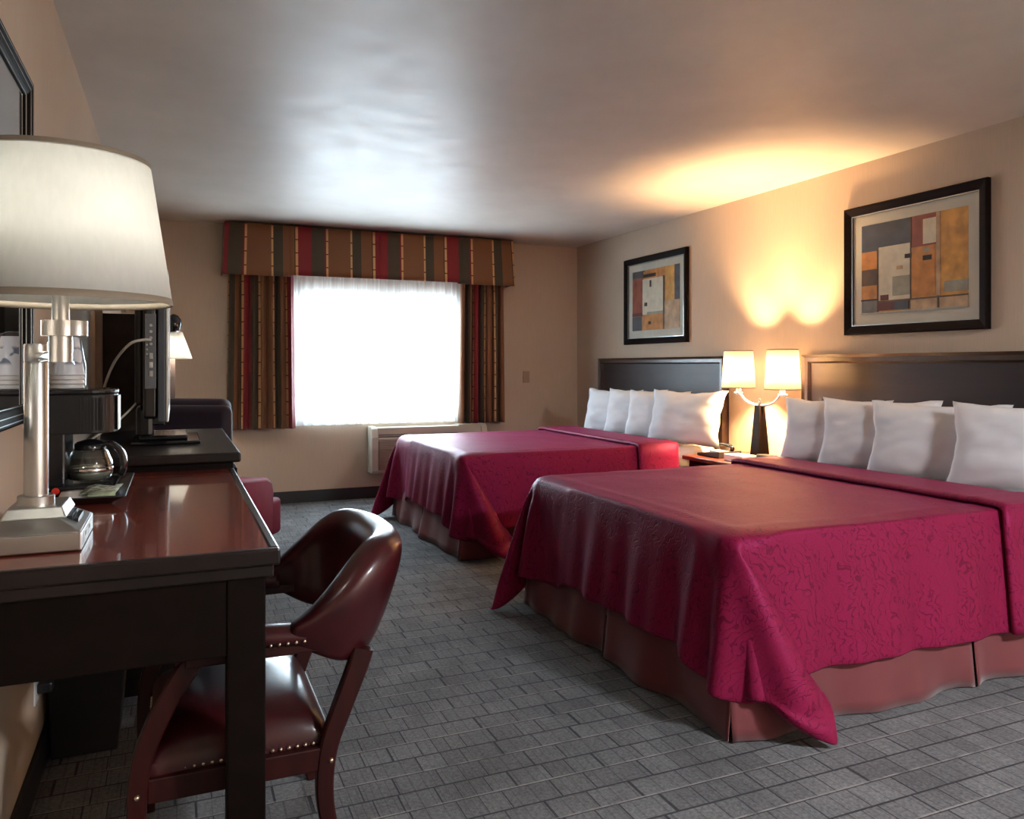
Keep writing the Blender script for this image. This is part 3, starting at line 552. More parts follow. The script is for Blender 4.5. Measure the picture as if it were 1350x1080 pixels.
(19,-32,146,18,-29,178,18,-27,211,17,-25,244,17,-22,277,16,-20,309,16,-18,342,16,-15,375,16,-13,408,17,-11,440,17,-8,473,17,-6,505,16,-8,538,19,-2,570,20,-9,604,19,-10,637,14,23,644,12,54,651,13,90,649,15,123,650,16,156,650,17,189,650,17,222,650,17,255,650,17,287,650,17,320,650,17,353,650,17,386,650,17,419,650,17,452,650,17,485,650,17,517,650,17,550,650,17,583,650,17,616,650,17,649,650,17,682,650,17,714,650,17,747,650,17,780,650,17,813,650,17,846,650,17,878,650,17,911,650,17,944,650,17,977,650,17,1010,650,17,1042,650,17,1075,650,17,1108,650,17,1141,650,17,1174,650,17,1206,650,17,1239,650,17,1272,650,17,1305,650,17,1338,650,17,1371,650,16,1403,651,16,1436,651,15,1469,650,14,1503,649,14,1536,643,17,1562,623,21,1566,591,31,1573,559,42,1578,529,48,1589,499,46,1604,469,51,1613,438,56,1623,407,60,1632,376,65,1641,345,69,1650,314,74,1659,283,79,1668,252,84,1677,220,88,1686,189,93,1695,158),
(49,-19,145,49,-18,178,49,-17,211,49,-16,244,49,-16,276,49,-16,309,49,-16,342,49,-16,375,49,-16,408,49,-16,440,49,-16,473,49,-15,506,49,-16,538,50,-16,569,50,-13,604,50,-8,638,47,23,655,44,55,663,45,90,663,46,123,663,47,156,662,48,189,662,48,222,662,48,254,662,48,287,662,48,320,662,48,353,662,48,386,662,48,419,662,48,452,662,48,485,662,48,517,662,48,550,662,48,583,662,48,616,662,48,649,662,48,682,662,48,714,662,48,747,662,48,780,662,48,813,662,48,846,662,48,878,662,48,911,662,48,944,662,48,977,662,48,1010,662,48,1042,662,48,1075,662,48,1108,662,48,1141,662,48,1174,662,48,1207,662,48,1239,662,48,1272,662,48,1305,662,48,1338,662,48,1371,662,48,1404,662,48,1437,662,47,1470,662,45,1505,661,46,1537,655,48,1562,631,50,1578,602,53,1593,572,58,1604,541,65,1615,511,70,1624,479,76,1632,448,82,1640,417,87,1648,385,93,1656,354,98,1664,322,104,1672,291,109,1679,259,114,1687,228,119,1695,196,125,1702,165),
(82,-18,145,82,-18,178,82,-18,211,82,-19,244,82,-20,276,82,-21,309,82,-21,342,82,-22,375,82,-22,408,82,-22,441,82,-21,473,82,-21,506,82,-20,539,82,-20,572,82,-20,606,83,-4,635,81,23,655,80,56,663,80,90,664,81,123,663,81,156,663,81,189,662,81,222,662,82,255,662,82,287,662,82,320,662,82,353,662,82,386,662,82,419,662,82,452,662,82,485,662,82,517,662,82,550,662,82,583,662,82,616,662,82,649,662,82,682,662,82,714,662,82,747,662,82,780,662,82,813,662,82,846,662,81,878,662,81,911,662,81,944,662,81,977,662,81,1010,662,81,1043,662,81,1075,662,81,1108,662,81,1141,662,81,1174,662,81,1207,662,81,1239,662,81,1272,662,81,1305,662,81,1338,662,81,1371,662,81,1404,662,81,1437,662,80,1470,663,80,1504,663,81,1537,657,82,1562,634,83,1580,605,83,1579,572,83,1583,539,84,1589,507,88,1596,475,92,1604,443,99,1613,413,104,1621,381,110,1628,350,115,1636,318,120,1644,287,125,1651,255,130,1659,224,136,1666,192,141,1674,161),
(115,-19,145,115,-20,178,115,-20,211,115,-21,244,115,-21,277,115,-22,309,115,-22,342,115,-22,375,115,-22,408,115,-21,441,115,-21,474,115,-20,506,115,-19,539,115,-19,572,115,-18,606,115,-1,634,114,24,656,114,57,663,114,91,663,114,1469,662,113,1503,663,114,1536,655,115,1561,635,116,1577,605,116,1578,572,116,1578,539,116,1578,506,115,1578,474,115,1580,441,116,1585,408,118,1591,376,120,1598,344,124,1605,312,127,1612,280,131,1619,249,136,1627,217,140,1634,185,145,1642,154),
(148,-20,145,148,-21,178,148,-21,211,148,-21,244,148,-21,277,148,-21,309,148,-21,342,148,-21,375,148,-21,408,148,-20,441,148,-20,474,148,-20,506,148,-19,539,148,-19,572,148,-17,605,148,-1,634,147,25,656,147,57,663,147,91,662,147,1469,662,147,1502,663,147,1535,655,148,1561,635,149,1575,605,148,1580,572,148,1581,539,148,1580,506,148,1578,474,148,1578,441,148,1578,408,148,1578,375,148,1580,342,148,1583,310,149,1587,277,150,1593,245,152,1598,213,154,1605,180,157,1611,148),
(181,-20,145,181,-20,178,181,-21,211,181,-21,244,181,-20,277,181,-20,309,181,-20,342,181,-20,375,181,-20,408,181,-20,441,181,-19,474,181,-19,506,181,-19,539,181,-20,572,181,-16,605,181,-1,634,180,25,656,180,58,663,180,91,662,180,1469,662,180,1502,663,180,1534,655,181,1560,634,181,1575,605,181,1580,572,181,1579,539,181,1578,506,181,1578,474,181,1578,441,181,1578,408,181,1578,375,181,1578,342,181,1578,309,181,1578,277,181,1580,244,181,1583,211,181,1586,179,182,1590,146),
(214,-19,145,214,-19,178,214,-19,211,214,-19,244,214,-19,277,214,-19,309,214,-19,342,214,-19,375,214,-19,408,214,-19,441,214,-19,474,214,-19,506,214,-19,539,214,-20,572,214,-16,605,214,0,634,213,25,656,213,58,663,213,91,661,213,1469,661,213,1502,663,213,1534,655,214,1560,634,214,1575,605,214,1578,572,214,1578,539,214,1578,506,214,1579,474,214,1579,441,214,1579,408,214,1579,375,214,1579,342,214,1578,309,214,1578,277,214,1578,244,214,1578,211,214,1579,178,214,1581,145),
(247,-18,145,247,-18,178,247,-18,211,247,-18,244,247,-18,277,247,-18,309,247,-19,342,247,-19,375,247,-19,408,247,-19,441,247,-19,474,247,-19,507,247,-19,539,247,-20,572,247,-16,605,247,0,635,246,25,656,246,58,663,246,91,661,246,1469,661,246,1502,663,246,1534,655,247,1560,634,247,1575,605,247,1580,572,247,1582,539,247,1583,506,247,1583,474,247,1583,441,247,1583,408,247,1582,375,247,1582,342,247,1581,309,247,1580,277,247,1579,244,247,1578,211,247,1578,178,247,1579,145),
(280,-18,145,280,-18,178,280,-18,211,280,-18,244,280,-18,277,280,-18,310,280,-18,342,280,-18,375,280,-18,408,280,-19,441,280,-19,474,280,-19,507,280,-19,539,280,-20,572,280,-15,605,280,0,635,279,26,656,279,58,663,279,91,661,279,1469,661,279,1502,663,279,1534,655,280,1560,634,280,1575,605,280,1579,572,280,1579,539,280,1580,506,280,1580,474,280,1580,441,280,1581,408,280,1581,375,280,1580,342,280,1580,309,280,1580,277,280,1579,244,280,1578,211,280,1578,178,280,1579,145),
(313,-18,145,313,-18,178,313,-18,211,313,-18,244,313,-18,277,313,-18,310,313,-18,342,313,-18,375,313,-18,408,313,-18,441,313,-19,474,313,-19,507,313,-19,539,313,-20,572,313,-15,605,313,0,635,312,26,656,312,58,663,312,91,661,312,1469,661,312,1502,663,312,1534,655,313,1560,634,313,1575,605,313,1579,572,313,1578,539,313,1578,506,313,1578,474,313,1578,441,313,1578,408,313,1578,375,313,1578,342,313,1578,309,313,1578,277,313,1578,244,313,1578,211,313,1578,178,313,1579,145),
(346,-18,145,346,-18,178,346,-18,211,346,-18,244,346,-18,277,346,-18,310,346,-18,342,346,-18,375,346,-18,408,346,-18,441,346,-18,474,346,-19,507,346,-19,540,346,-20,572,346,-15,605,346,0,635,345,26,656,345,58,663,345,91,661,345,1469,661,345,1502,663,345,1534,655,346,1560,634,346,1575,605,346,1579,572,346,1578,539,346,1578,506,346,1578,474,346,1578,441,346,1578,408,346,1578,375,346,1578,342,346,1578,309,346,1578,277,346,1578,244,346,1578,211,346,1579,178,346,1579,145),
(379,-18,145,379,-18,178,379,-18,211,379,-18,244,379,-18,277,379,-18,310,379,-18,342,379,-18,375,379,-18,408,379,-18,441,379,-19,474,379,-19,507,379,-19,540,379,-20,573,379,-15,605,379,0,635,378,26,656,378,58,663,378,91,661,378,1469,661,378,1502,663,379,1534,655,379,1560,634,379,1575,605,379,1580,572,379,1580,539,379,1580,506,379,1580,474,379,1580,441,379,1580,408,379,1580,375,379,1579,342,379,1579,309,379,1579,277,379,1579,244,379,1579,211,379,1579,178,379,1579,145),
(412,-20,146,412,-20,178,412,-20,211,412,-20,244,412,-19,277,412,-19,310,412,-19,342,412,-19,375,412,-19,408,412,-19,441,412,-19,474,412,-19,507,412,-19,540,412,-20,573,412,-15,605,412,0,635,411,26,656,411,58,663,411,91,661,411,1469,661,411,1502,663,412,1534,655,412,1560,634,412,1575,605,412,1579,572,412,1580,539,412,1580,506,412,1580,474,412,1580,441,412,1581,408,412,1581,375,412,1580,342,412,1580,309,412,1580,277,412,1580,244,412,1580,211,412,1580,178,412,1580,145),
(445,-23,146,445,-23,178,445,-23,211,445,-22,244,445,-22,277,445,-22,310,445,-22,343,445,-21,375,445,-21,408,445,-21,441,445,-20,474,445,-20,507,445,-20,540,445,-20,573,445,-15,605,445,0,635,445,26,656,444,58,663,444,91,661,444,1469,661,444,1502,663,445,1534,655,445,1560,634,445,1575,605,445,1579,572,445,1579,539,445,1579,506,445,1579,474,445,1580,441,445,1580,408,445,1580,375,445,1580,342,445,1580,309,445,1580,277,445,1580,244,445,1580,211,445,1580,178,445,1580,145),
(478,-26,146,478,-25,178,478,-25,211,478,-25,244,478,-24,277,478,-24,310,478,-23,343,478,-23,375,478,-22,408,478,-22,441,478,-21,474,478,-21,507,478,-20,540,478,-20,573,478,-15,605,478,0,635,478,26,656,477,58,663,477,91,661,477,1469,661,478,1502,663,478,1534,655,478,1560,634,478,1575,605,478,1579,572,478,1578,539,478,1578,506,478,1578,474,478,1579,441,478,1579,408,478,1579,375,478,1579,342,478,1579,309,478,1579,277,478,1579,244,478,1579,211,478,1579,178,478,1579,145),
(511,-26,146,511,-26,178,511,-25,211,511,-25,244,511,-24,277,511,-24,310,511,-24,343,511,-23,375,511,-22,408,511,-22,441,511,-21,474,511,-21,507,511,-20,540,511,-20,573,511,-15,605,511,0,635,511,26,656,511,58,663,510,91,661,511,1469,661,511,1502,663,511,1534,655,511,1560,634,511,1575,605,511,1579,572,511,1578,539,511,1578,506,511,1578,474,511,1578,441,511,1578,408,511,1578,375,511,1578,342,511,1578,309,511,1578,277,511,1579,244,511,1579,211,511,1579,178,511,1579,145),
(544,-24,146,544,-24,178,544,-23,211,544,-23,244,544,-23,277,544,-22,310,544,-22,343,544,-22,375,544,-21,408,544,-21,441,544,-20,474,544,-20,507,544,-20,540,544,-20,573,544,-15,605,544,0,634,544,26,655,544,58,663,544,91,661,544,1469,661,544,1502,663,544,1534,655,544,1560,634,544,1575,605,544,1579,572,544,1578,539,544,1578,506,544,1578,474,544,1578,441,544,1578,408,544,1578,375,544,1578,342,544,1578,309,544,1578,277,544,1578,244,544,1578,211,544,1578,178,544,1578,145),
(577,-21,146,577,-21,178,577,-21,211,577,-20,244,577,-20,277,577,-20,310,577,-20,343,577,-20,375,577,-20,408,577,-20,441,577,-20,474,577,-19,507,577,-19,540,577,-20,573,577,-15,605,577,0,635,577,26,655,577,58,663,577,91,661,577,1469,661,577,1502,663,577,1534,655,577,1560,634,577,1575,605,577,1579,572,577,1578,539,577,1578,506,577,1578,474,577,1578,441,577,1578,408,577,1578,375,577,1578,342,577,1578,309,577,1578,277,577,1578,244,577,1578,211,577,1578,178,577,1578,145),
(610,-19,146,610,-19,178,610,-19,211,610,-18,244,610,-18,277,610,-18,310,610,-18,343,610,-19,375,610,-19,408,610,-19,441,610,-19,474,610,-19,507,610,-19,540,610,-20,573,610,-15,605,610,0,635,610,26,656,610,58,663,610,91,661,610,1469,661,610,1502,663,610,1534,655,610,1560,634,610,1575,605,610,1579,572,610,1578,539,610,1578,506,610,1578,474,610,1578,441,610,1578,408,610,1578,375,610,1578,342,610,1578,309,610,1578,277,610,1578,244,610,1578,211,610,1578,178,610,1578,145),
(643,-18,146,643,-18,178,643,-18,211,643,-18,244,643,-18,277,643,-18,310,643,-18,343,643,-18,375,643,-18,408,643,-19,441,643,-19,474,643,-19,507,643,-19,540,643,-20,573,643,-15,605,643,0,635,643,26,656,643,58,663,643,91,661,643,1469,661,643,1502,663,643,1534,655,643,1560,634,643,1575,605,643,1579,572,643,1579,539,643,1578,506,643,1578,474,643,1578,441,643,1578,408,643,1578,375,643,1578,342,643,1578,309,643,1578,277,643,1578,244,643,1578,211,643,1578,178,643,1578,145),
(676,-18,146,676,-18,178,676,-18,211,676,-18,244,676,-18,277,676,-18,310,676,-18,343,676,-18,375,676,-19,408,676,-19,441,676,-19,474,676,-19,507,676,-19,540,676,-20,573,676,-15,605,676,0,635,676,26,656,676,58,663,676,91,661,676,1469,661,676,1502,663,676,1534,655,676,1560,634,676,1575,605,676,1579,572,676,1579,539,676,1579,506,676,1579,474,676,1579,441,676,1579,408,676,1579,375,676,1579,342,676,1579,309,676,1578,277,676,1578,244,676,1578,211,676,1578,178,676,1578,145),
(709,-19,146,709,-19,178,709,-19,211,709,-19,244,709,-19,277,709,-19,310,709,-19,343,709,-19,375,709,-19,408,709,-19,441,709,-19,474,709,-19,507,709,-19,540,709,-20,573,709,-15,605,709,0,635,709,26,656,709,58,663,709,91,661,709,1469,661,709,1502,663,709,1535,655,709,1560,634,709,1575,605,709,1579,572,709,1579,539,709,1579,506,709,1579,474,709,1579,441,709,1579,408,709,1579,375,709,1579,342,709,1579,309,709,1579,277,709,1579,244,709,1578,211,709,1578,178,709,1578,145),
(742,-21,146,742,-20,178,742,-20,211,742,-20,244,742,-20,277,742,-20,310,742,-20,343,742,-20,375,742,-20,408,742,-20,441,742,-20,474,742,-20,507,742,-20,540,742,-20,573,742,-15,605,742,0,634,742,26,656,742,58,663,742,91,661,742,1469,661,742,1502,663,742,1535,655,742,1560,634,742,1575,605,742,1579,572,742,1579,539,742,1579,507,742,1579,474,742,1579,441,742,1579,408,742,1579,375,742,1579,342,742,1579,309,742,1579,277,742,1578,244,742,1578,211,742,1578,178,742,1578,145),
(775,-22,146,775,-22,178,775,-22,211,775,-22,244,775,-21,277,775,-21,310,775,-21,343,775,-21,375,775,-20,408,775,-20,441,775,-20,474,775,-20,507,775,-20,540,775,-20,573,775,-15,605,775,0,634,775,26,656,775,58,663,775,91,661,775,1469,661,775,1502,663,775,1535,655,775,1560,634,775,1575,605,775,1580,572,775,1579,539,775,1579,507,775,1579,474,775,1579,441,775,1579,408,775,1579,375,775,1579,342,775,1579,309,775,1579,277,775,1578,244,775,1578,211,775,1578,178,775,1578,145),
(808,-23,146,808,-23,178,808,-23,211,808,-22,244,808,-22,277,808,-22,310,808,-21,343,808,-21,375,808,-21,408,808,-20,441,808,-20,474,808,-20,507,808,-20,540,808,-20,573,808,-15,605,808,0,634,808,26,656,808,58,663,808,91,661,808,1469,661,808,1502,663,808,1535,655,808,1560,634,808,1575,605,808,1580,572,808,1579,539,808,1579,507,808,1579,474,808,1579,441,808,1579,408,808,1579,375,808,1579,342,808,1579,309,808,1579,277,808,1579,244,808,1579,211,808,1578,178,808,1578,145),
(841,-22,146,841,-22,178,841,-22,211,841,-22,244,841,-21,277,841,-21,310,841,-21,343,841,-21,375,841,-20,408,841,-20,441,841,-20,474,841,-20,507,841,-20,540,841,-20,573,841,-15,605,841,0,634,841,26,656,841,58,663,841,91,661,841,1469,661,841,1502,663,841,1535,655,841,1560,634,841,1575,605,841,1580,572,841,1579,539,841,1579,507,841,1579,474,841,1579,441,841,1579,408,841,1579,375,841,1579,342,841,1579,310,841,1579,277,841,1579,244,841,1579,211,841,1579,178,841,1579,145),
(874,-21,146,874,-20,178,874,-20,211,874,-20,244,874,-20,277,874,-20,310,874,-20,342,874,-20,375,874,-20,408,874,-20,441,874,-20,474,874,-19,507,874,-19,540,874,-20,573,874,-15,605,874,0,634,874,26,656,874,58,663,874,91,661,874,1469,661,874,1502,663,874,1535,655,874,1560,634,874,1575,605,874,1580,572,874,1579,539,874,1579,507,874,1580,474,874,1580,441,874,1580,408,874,1580,375,874,1580,342,874,1580,310,874,1580,277,874,1580,244,874,1580,211,874,1580,178,874,1580,145),
(906,-19,146,907,-19,178,907,-19,211,907,-19,244,907,-19,277,907,-19,310,907,-19,342,907,-19,375,907,-19,408,907,-19,441,907,-19,474,907,-19,507,907,-19,540,907,-20,573,907,-15,605,907,0,634,907,26,656,907,58,663,907,91,661,907,1469,661,907,1502,663,907,1535,655,907,1560,634,907,1575,605,907,1580,572,907,1580,539,907,1580,507,907,1580,474,907,1580,441,907,1580,408,907,1580,375,907,1580,342,907,1580,310,907,1581,277,907,1581,244,907,1581,211,907,1581,178,907,1581,145),
(939,-18,145,940,-18,178,940,-18,211,940,-18,244,940,-18,277,940,-18,310,940,-18,342,940,-19,375,940,-19,408,940,-19,441,940,-19,474,940,-19,507,940,-19,540,940,-20,573,940,-15,605,940,0,634,940,26,656,940,58,663,940,91,661,940,1469,661,940,1502,663,940,1534,655,940,1560,634,940,1575,605,940,1580,572,940,1580,539,940,1580,507,940,1580,474,940,1580,441,940,1580,408,940,1580,375,940,1580,342,940,1581,310,940,1581,277,940,1581,244,940,1582,211,940,1582,178,940,1582,145),
(972,-18,145,973,-18,178,973,-18,211,973,-18,244,973,-18,277,973,-18,310,973,-18,342,973,-19,375,973,-19,408,973,-19,441,973,-19,474,973,-19,507,973,-19,540,973,-20,572,973,-15,605,973,0,634,973,26,656,973,58,663,973,91,661,973,1469,661,973,1502,663,973,1534,656,973,1560,634,973,1575,605,973,1580,572,973,1579,540,973,1580,507,973,1580,474,973,1580,441,973,1580,408,973,1580,375,973,1580,342,973,1580,310,973,1581,277,973,1581,244,973,1581,211,973,1581,178,973,1582,145),
(1006,-19,145,1006,-19,178,1006,-19,211,1006,-19,244,1006,-19,277,1006,-19,310,1006,-19,342,1006,-19,375,1006,-19,408,1006,-19,441,1006,-19,474,1006,-19,507,1006,-19,540,1006,-20,572,1006,-15,605,1006,0,634,1006,26,656,1006,58,663,1006,91,661,1006,1469,661,1006,1502,663,1006,1534,656,1006,1560,634,1006,1575,605,1006,1580,572,1006,1579,540,1006,1579,507,1006,1579,474,1006,1580,441,1006,1580,408,1006,1580,375,1006,1580,342,1006,1580,310,1006,1580,277,1006,1580,244,1006,1580,211,1006,1580,178,1006,1580,145),
(1039,-20,145,1039,-20,178,1039,-20,211,1039,-20,244,1039,-20,277,1039,-20,310,1039,-20,342,1039,-20,375,1039,-20,408,1039,-19,441,1039,-19,474,1039,-19,507,1039,-19,539,1039,-20,572,1039,-15,605,1039,0,634,1039,25,655,1039,58,663,1039,91,661,1039,1469,661,1039,1502,663,1039,1534,656,1039,1560,634,1039,1575,605,1039,1580,572,1039,1579,540,1039,1579,507,1039,1579,474,1039,1579,441,1039,1579,408,1039,1579,375,1039,1579,342,1039,1579,310,1039,1579,277,1039,1579,244,1039,1579,211,1039,1579,178,1039,1579,145),
(1071,-21,145,1072,-21,178,1072,-21,211,1072,-21,244,1072,-20,277,1072,-20,310,1072,-20,342,1072,-20,375,1072,-20,408,1072,-20,441,1072,-20,474,1072,-20,507,1072,-20,539,1072,-20,572,1072,-15,605,1072,0,634,1072,25,655,1072,58,663,1072,91,661,1072,1469,661,1072,1502,663,1072,1534,656,1072,1560,634,1072,1575,605,1072,1580,573,1072,1579,540,1072,1579,507,1072,1579,474,1072,1579,441,1072,1579,408,1072,1579,375,1072,1579,342,1072,1578,310,1072,1578,277,1072,1578,244,1072,1578,211,1072,1578,178,1072,1578,146),
(1104,-22,145,1105,-21,178,1105,-21,211,1105,-21,244,1105,-21,277,1105,-21,310,1105,-20,342,1105,-20,375,1105,-20,408,1105,-20,441,1105,-20,474,1105,-20,507,1105,-20,539,1105,-20,572,1105,-15,605,1105,0,634,1105,25,655,1105,58,663,1105,91,661,1105,1469,661,1105,1502,663,1105,1534,656,1105,1560,634,1105,1575,605,1105,1580,573,1105,1579,540,1105,1579,507,1105,1579,474,1105,1579,441,1105,1579,408,1105,1579,375,1105,1579,342,1105,1579,310,1105,1578,277,1105,1578,244,1105,1578,211,1105,1578,178,1105,1578,146),
(1138,-21,145,1138,-21,178,1138,-21,211,1138,-21,244,1138,-21,277,1138,-20,310,1138,-20,342,1138,-20,375,1138,-20,408,1138,-20,441,1138,-20,474,1138,-20,507,1138,-20,539,1138,-20,572,1138,-15,605,1138,0,634,1138,25,655,1138,58,663,1138,91,661,1138,1469,661,1138,1502,663,1138,1534,656,1138,1560,634,1138,1575,605,1138,1580,573,1138,1579,540,1138,1579,507,1138,1579,474,1138,1579,441,1138,1579,408,1138,1579,375,1138,1579,342,1138,1579,310,1138,1579,277,1138,1579,244,1138,1579,211,1138,1579,178,1138,1579,146),
(1171,-20,145,1171,-20,178,1171,-20,211,1171,-20,244,1171,-20,277,1171,-20,309,1171,-20,342,1171,-20,375,1171,-20,408,1171,-20,441,1171,-19,474,1171,-19,507,1171,-19,539,1171,-20,572,1171,-15,605,1171,0,634,1171,25,655,1171,58,663,1171,91,661,1171,1469,661,1171,1502,663,1171,1534,656,1171,1560,635,1171,1575,605,1171,1580,573,1171,1579,540,1171,1579,507,1171,1579,474,1171,1579,441,1171,1580,408,1171,1580,375,1171,1580,342,1171,1580,310,1171,1580,277,1171,1580,244,1171,1580,211,1171,1580,178,1171,1580,146),
(1204,-19,145,1204,-19,178,1204,-19,211,1204,-19,244,1204,-19,277,1204,-19,309,1204,-19,342,1204,-19,375,1204,-19,408,1204,-19,441,1204,-19,474,1204,-19,507,1204,-19,539,1204,-20,572,1204,-15,605,1204,0,634,1204,25,655,1204,58,663,1204,91,661,1204,1469,661,1204,1502,663,1204,1534,656,1204,1560,634,1204,1575,605,1204,1580,573,1204,1579,540,1204,1579,507,1204,1580,474,1204,1580,441,1204,1580,408,1204,1580,375,1204,1580,343,1204,1580,310,1204,1580,277,1204,1581,244,1204,1581,211,1204,1581,178,1204,1581,146),
(1237,-19,145,1237,-19,178,1237,-19,211,1237,-19,244,1237,-19,277,1237,-19,309,1237,-19,342,1237,-19,375,1237,-19,408,1237,-19,441,1237,-19,474,1237,-19,507,1237,-19,539,1237,-20,572,1237,-15,605,1237,0,634,1237,25,655,1237,58,663,1237,91,661,1237,1469,661,1237,1502,663,1237,1534,656,1237,1560,634,1237,1575,605,1237,1580,573,1237,1579,540,1237,1579,507,1237,1580,474,1237,1580,441,1237,1580,408,1237,1580,375,1237,1580,343,1237,1580,310,1237,1580,277,1237,1581,244,1237,1581,211,1237,1581,178,1237,1581,146),
(1270,-18,145,1270,-18,178,1270,-18,211,1270,-18,244,1270,-18,277,1270,-19,309,1270,-19,342,1270,-19,375,1270,-19,408,1270,-19,441,1270,-19,474,1270,-19,506,1270,-19,539,1270,-19,572,1270,-15,605,1270,0,634,1270,25,655,1270,58,663,1270,91,661,1270,1469,661,1270,1502,663,1270,1534,656,1270,1560,635,1270,1575,605,1270,1580,573,1270,1579,540,1270,1579,507,1270,1580,474,1270,1580,441,1270,1580,408,1270,1580,375,1270,1580,343,1270,1580,310,1270,1580,277,1270,1580,244,1270,1580,211,1270,1580,178,1270,1581,146),
(1303,-18,145,1303,-18,178,1303,-18,211,1303,-18,244,1303,-18,277,1303,-18,309,1303,-18,342,1303,-19,375,1303,-19,408,1303,-19,441,1303,-19,474,1303,-19,506,1303,-19,539,1303,-19,572,1303,-15,605,1303,0,634,1303,25,655,1303,58,663,1303,91,661,1303,1469,661,1303,1502,663,1303,1534,656,1303,1560,635,1303,1575,605,1303,1580,573,1303,1579,540,1303,1579,507,1303,1579,474,1303,1579,441,1303,1579,408,1303,1579,375,1303,1579,343,1303,1579,310,1303,1579,277,1303,1580,244,1303,1580,211,1303,1580,178,1303,1580,146),
(1336,-18,145,1336,-18,178,1336,-18,211,1336,-18,244,1336,-18,277,1336,-18,309,1336,-18,342,1336,-18,375,1336,-18,408,1336,-19,441,1336,-19,474,1336,-19,506,1336,-19,539,1336,-19,572,1336,-15,605,1336,0,634,1336,25,655,1336,58,663,1336,91,661,1336,1469,661,1336,1502,663,1336,1534,656,1336,1560,635,1336,1575,605,1336,1580,573,1336,1579,540,1336,1579,507,1336,1579,474,1336,1579,441,1336,1579,408,1336,1579,375,1336,1579,343,1336,1579,310,1336,1579,277,1336,1579,244,1336,1579,211,1336,1579,178,1336,1579,146),
(1369,-18,145,1369,-18,178,1369,-18,211,1369,-18,244,1369,-18,277,1369,-18,309,1369,-18,342,1369,-18,375,1369,-18,408,1369,-18,441,1369,-18,474,1369,-18,506,1369,-18,539,1369,-19,572,1369,-15,605,1369,0,634,1369,26,655,1369,58,663,1369,91,661,1369,1469,661,1369,1502,663,1369,1534,656,1369,1560,635,1369,1575,605,1369,1580,573,1369,1579,540,1369,1579,507,1369,1579,474,1369,1579,441,1369,1579,408,1369,1579,375,1369,1579,343,1369,1579,310,1369,1579,277,1369,1579,244,1369,1579,211,1369,1579,178,1369,1579,146),
(1402,-18,145,1402,-18,178,1402,-18,211,1402,-18,244,1402,-18,277,1402,-18,309,1402,-18,342,1402,-18,375,1402,-18,408,1402,-18,441,1402,-18,474,1402,-18,506,1402,-18,539,1402,-19,572,1402,-15,605,1402,0,634,1402,26,655,1402,58,663,1402,91,661,1402,1469,661,1402,1502,663,1402,1534,656,1402,1560,635,1402,1575,605,1402,1580,573,1402,1579,540,1402,1579,507,1402,1579,474,1402,1579,441,1402,1579,408,1402,1579,375,1402,1579,343,1402,1579,310,1402,1579,277,1402,1579,244,1402,1579,211,1402,1579,178,1402,1579,146),
(1435,-18,145,1435,-18,178,1435,-18,211,1435,-18,244,1435,-18,276,1435,-18,309,1435,-18,342,1435,-18,375,1435,-18,408,1435,-18,441,1435,-18,474,1435,-18,506,1435,-18,539,1435,-19,572,1435,-15,605,1435,0,634,1435,26,655,1435,58,663,1435,91,661,1435,1469,661,1435,1502,663,1435,1534,656,1435,1560,635,1435,1575,605,1435,1580,573,1435,1579,540,1435,1579,507,1435,1579,474,1435,1579,441,1435,1579,408,1435,1579,375,1435,1579,343,1435,1579,310,1435,1579,277,1435,1579,244,1435,1579,211,1435,1579,178,1435,1579,146),
(1468,-18,145,1468,-18,178,1468,-18,211,1468,-18,244,1468,-18,276,1468,-18,309,1468,-18,342,1468,-18,375,1468,-18,408,1468,-18,441,1468,-18,473,1468,-18,506,1468,-18,539,1468,-19,572,1468,-15,605,1468,0,634,1468,26,655,1468,58,663,1468,91,662,1468,1469,661,1468,1502,663,1468,1534,656,1468,1560,635,1468,1575,605,1468,1580,573,1468,1579,540,1468,1579,507,1468,1579,474,1468,1579,441,1468,1579,408,1468,1579,375,1468,1579,343,1468,1579,310,1468,1579,277,1468,1579,244,1468,1579,211,1468,1579,178,1468,1579,146),
(1501,-18,145,1501,-18,178,1501,-18,211,1501,-18,244,1501,-18,276,1501,-18,309,1501,-18,342,1501,-18,375,1501,-18,408,1501,-18,441,1501,-18,473,1501,-18,506,1501,-18,539,1501,-19,572,1501,-15,605,1501,0,634,1501,26,655,1501,58,663,1501,91,662,1501,1469,661,1501,1502,663,1501,1534,655,1501,1560,635,1501,1575,605,1501,1580,573,1501,1580,540,1501,1579,507,1501,1579,474,1501,1579,441,1501,1579,408,1501,1579,375,1501,1579,343,1501,1580,310,1501,1580,277,1501,1579,244,1501,1579,211,1501,1579,178,1501,1579,146),
(1534,-18,145,1534,-18,178,1534,-18,211,1534,-18,244,1534,-18,276,1534,-18,309,1534,-18,342,1534,-18,375,1534,-18,408,1534,-18,441,1534,-18,473,1534,-18,506,1534,-18,539,1534,-19,572,1534,-15,605,1534,0,634,1534,26,655,1534,58,663,1534,91,662,1534,1469,661,1534,1502,663,1534,1534,655,1534,1560,635,1534,1575,605,1534,1580,573,1534,1580,540,1534,1580,507,1534,1580,474,1534,1580,441,1534,1580,408,1534,1580,375,1534,1580,343,1534,1580,310,1534,1580,277,1534,1580,244,1534,1580,211,1534,1580,178,1534,1580,146),
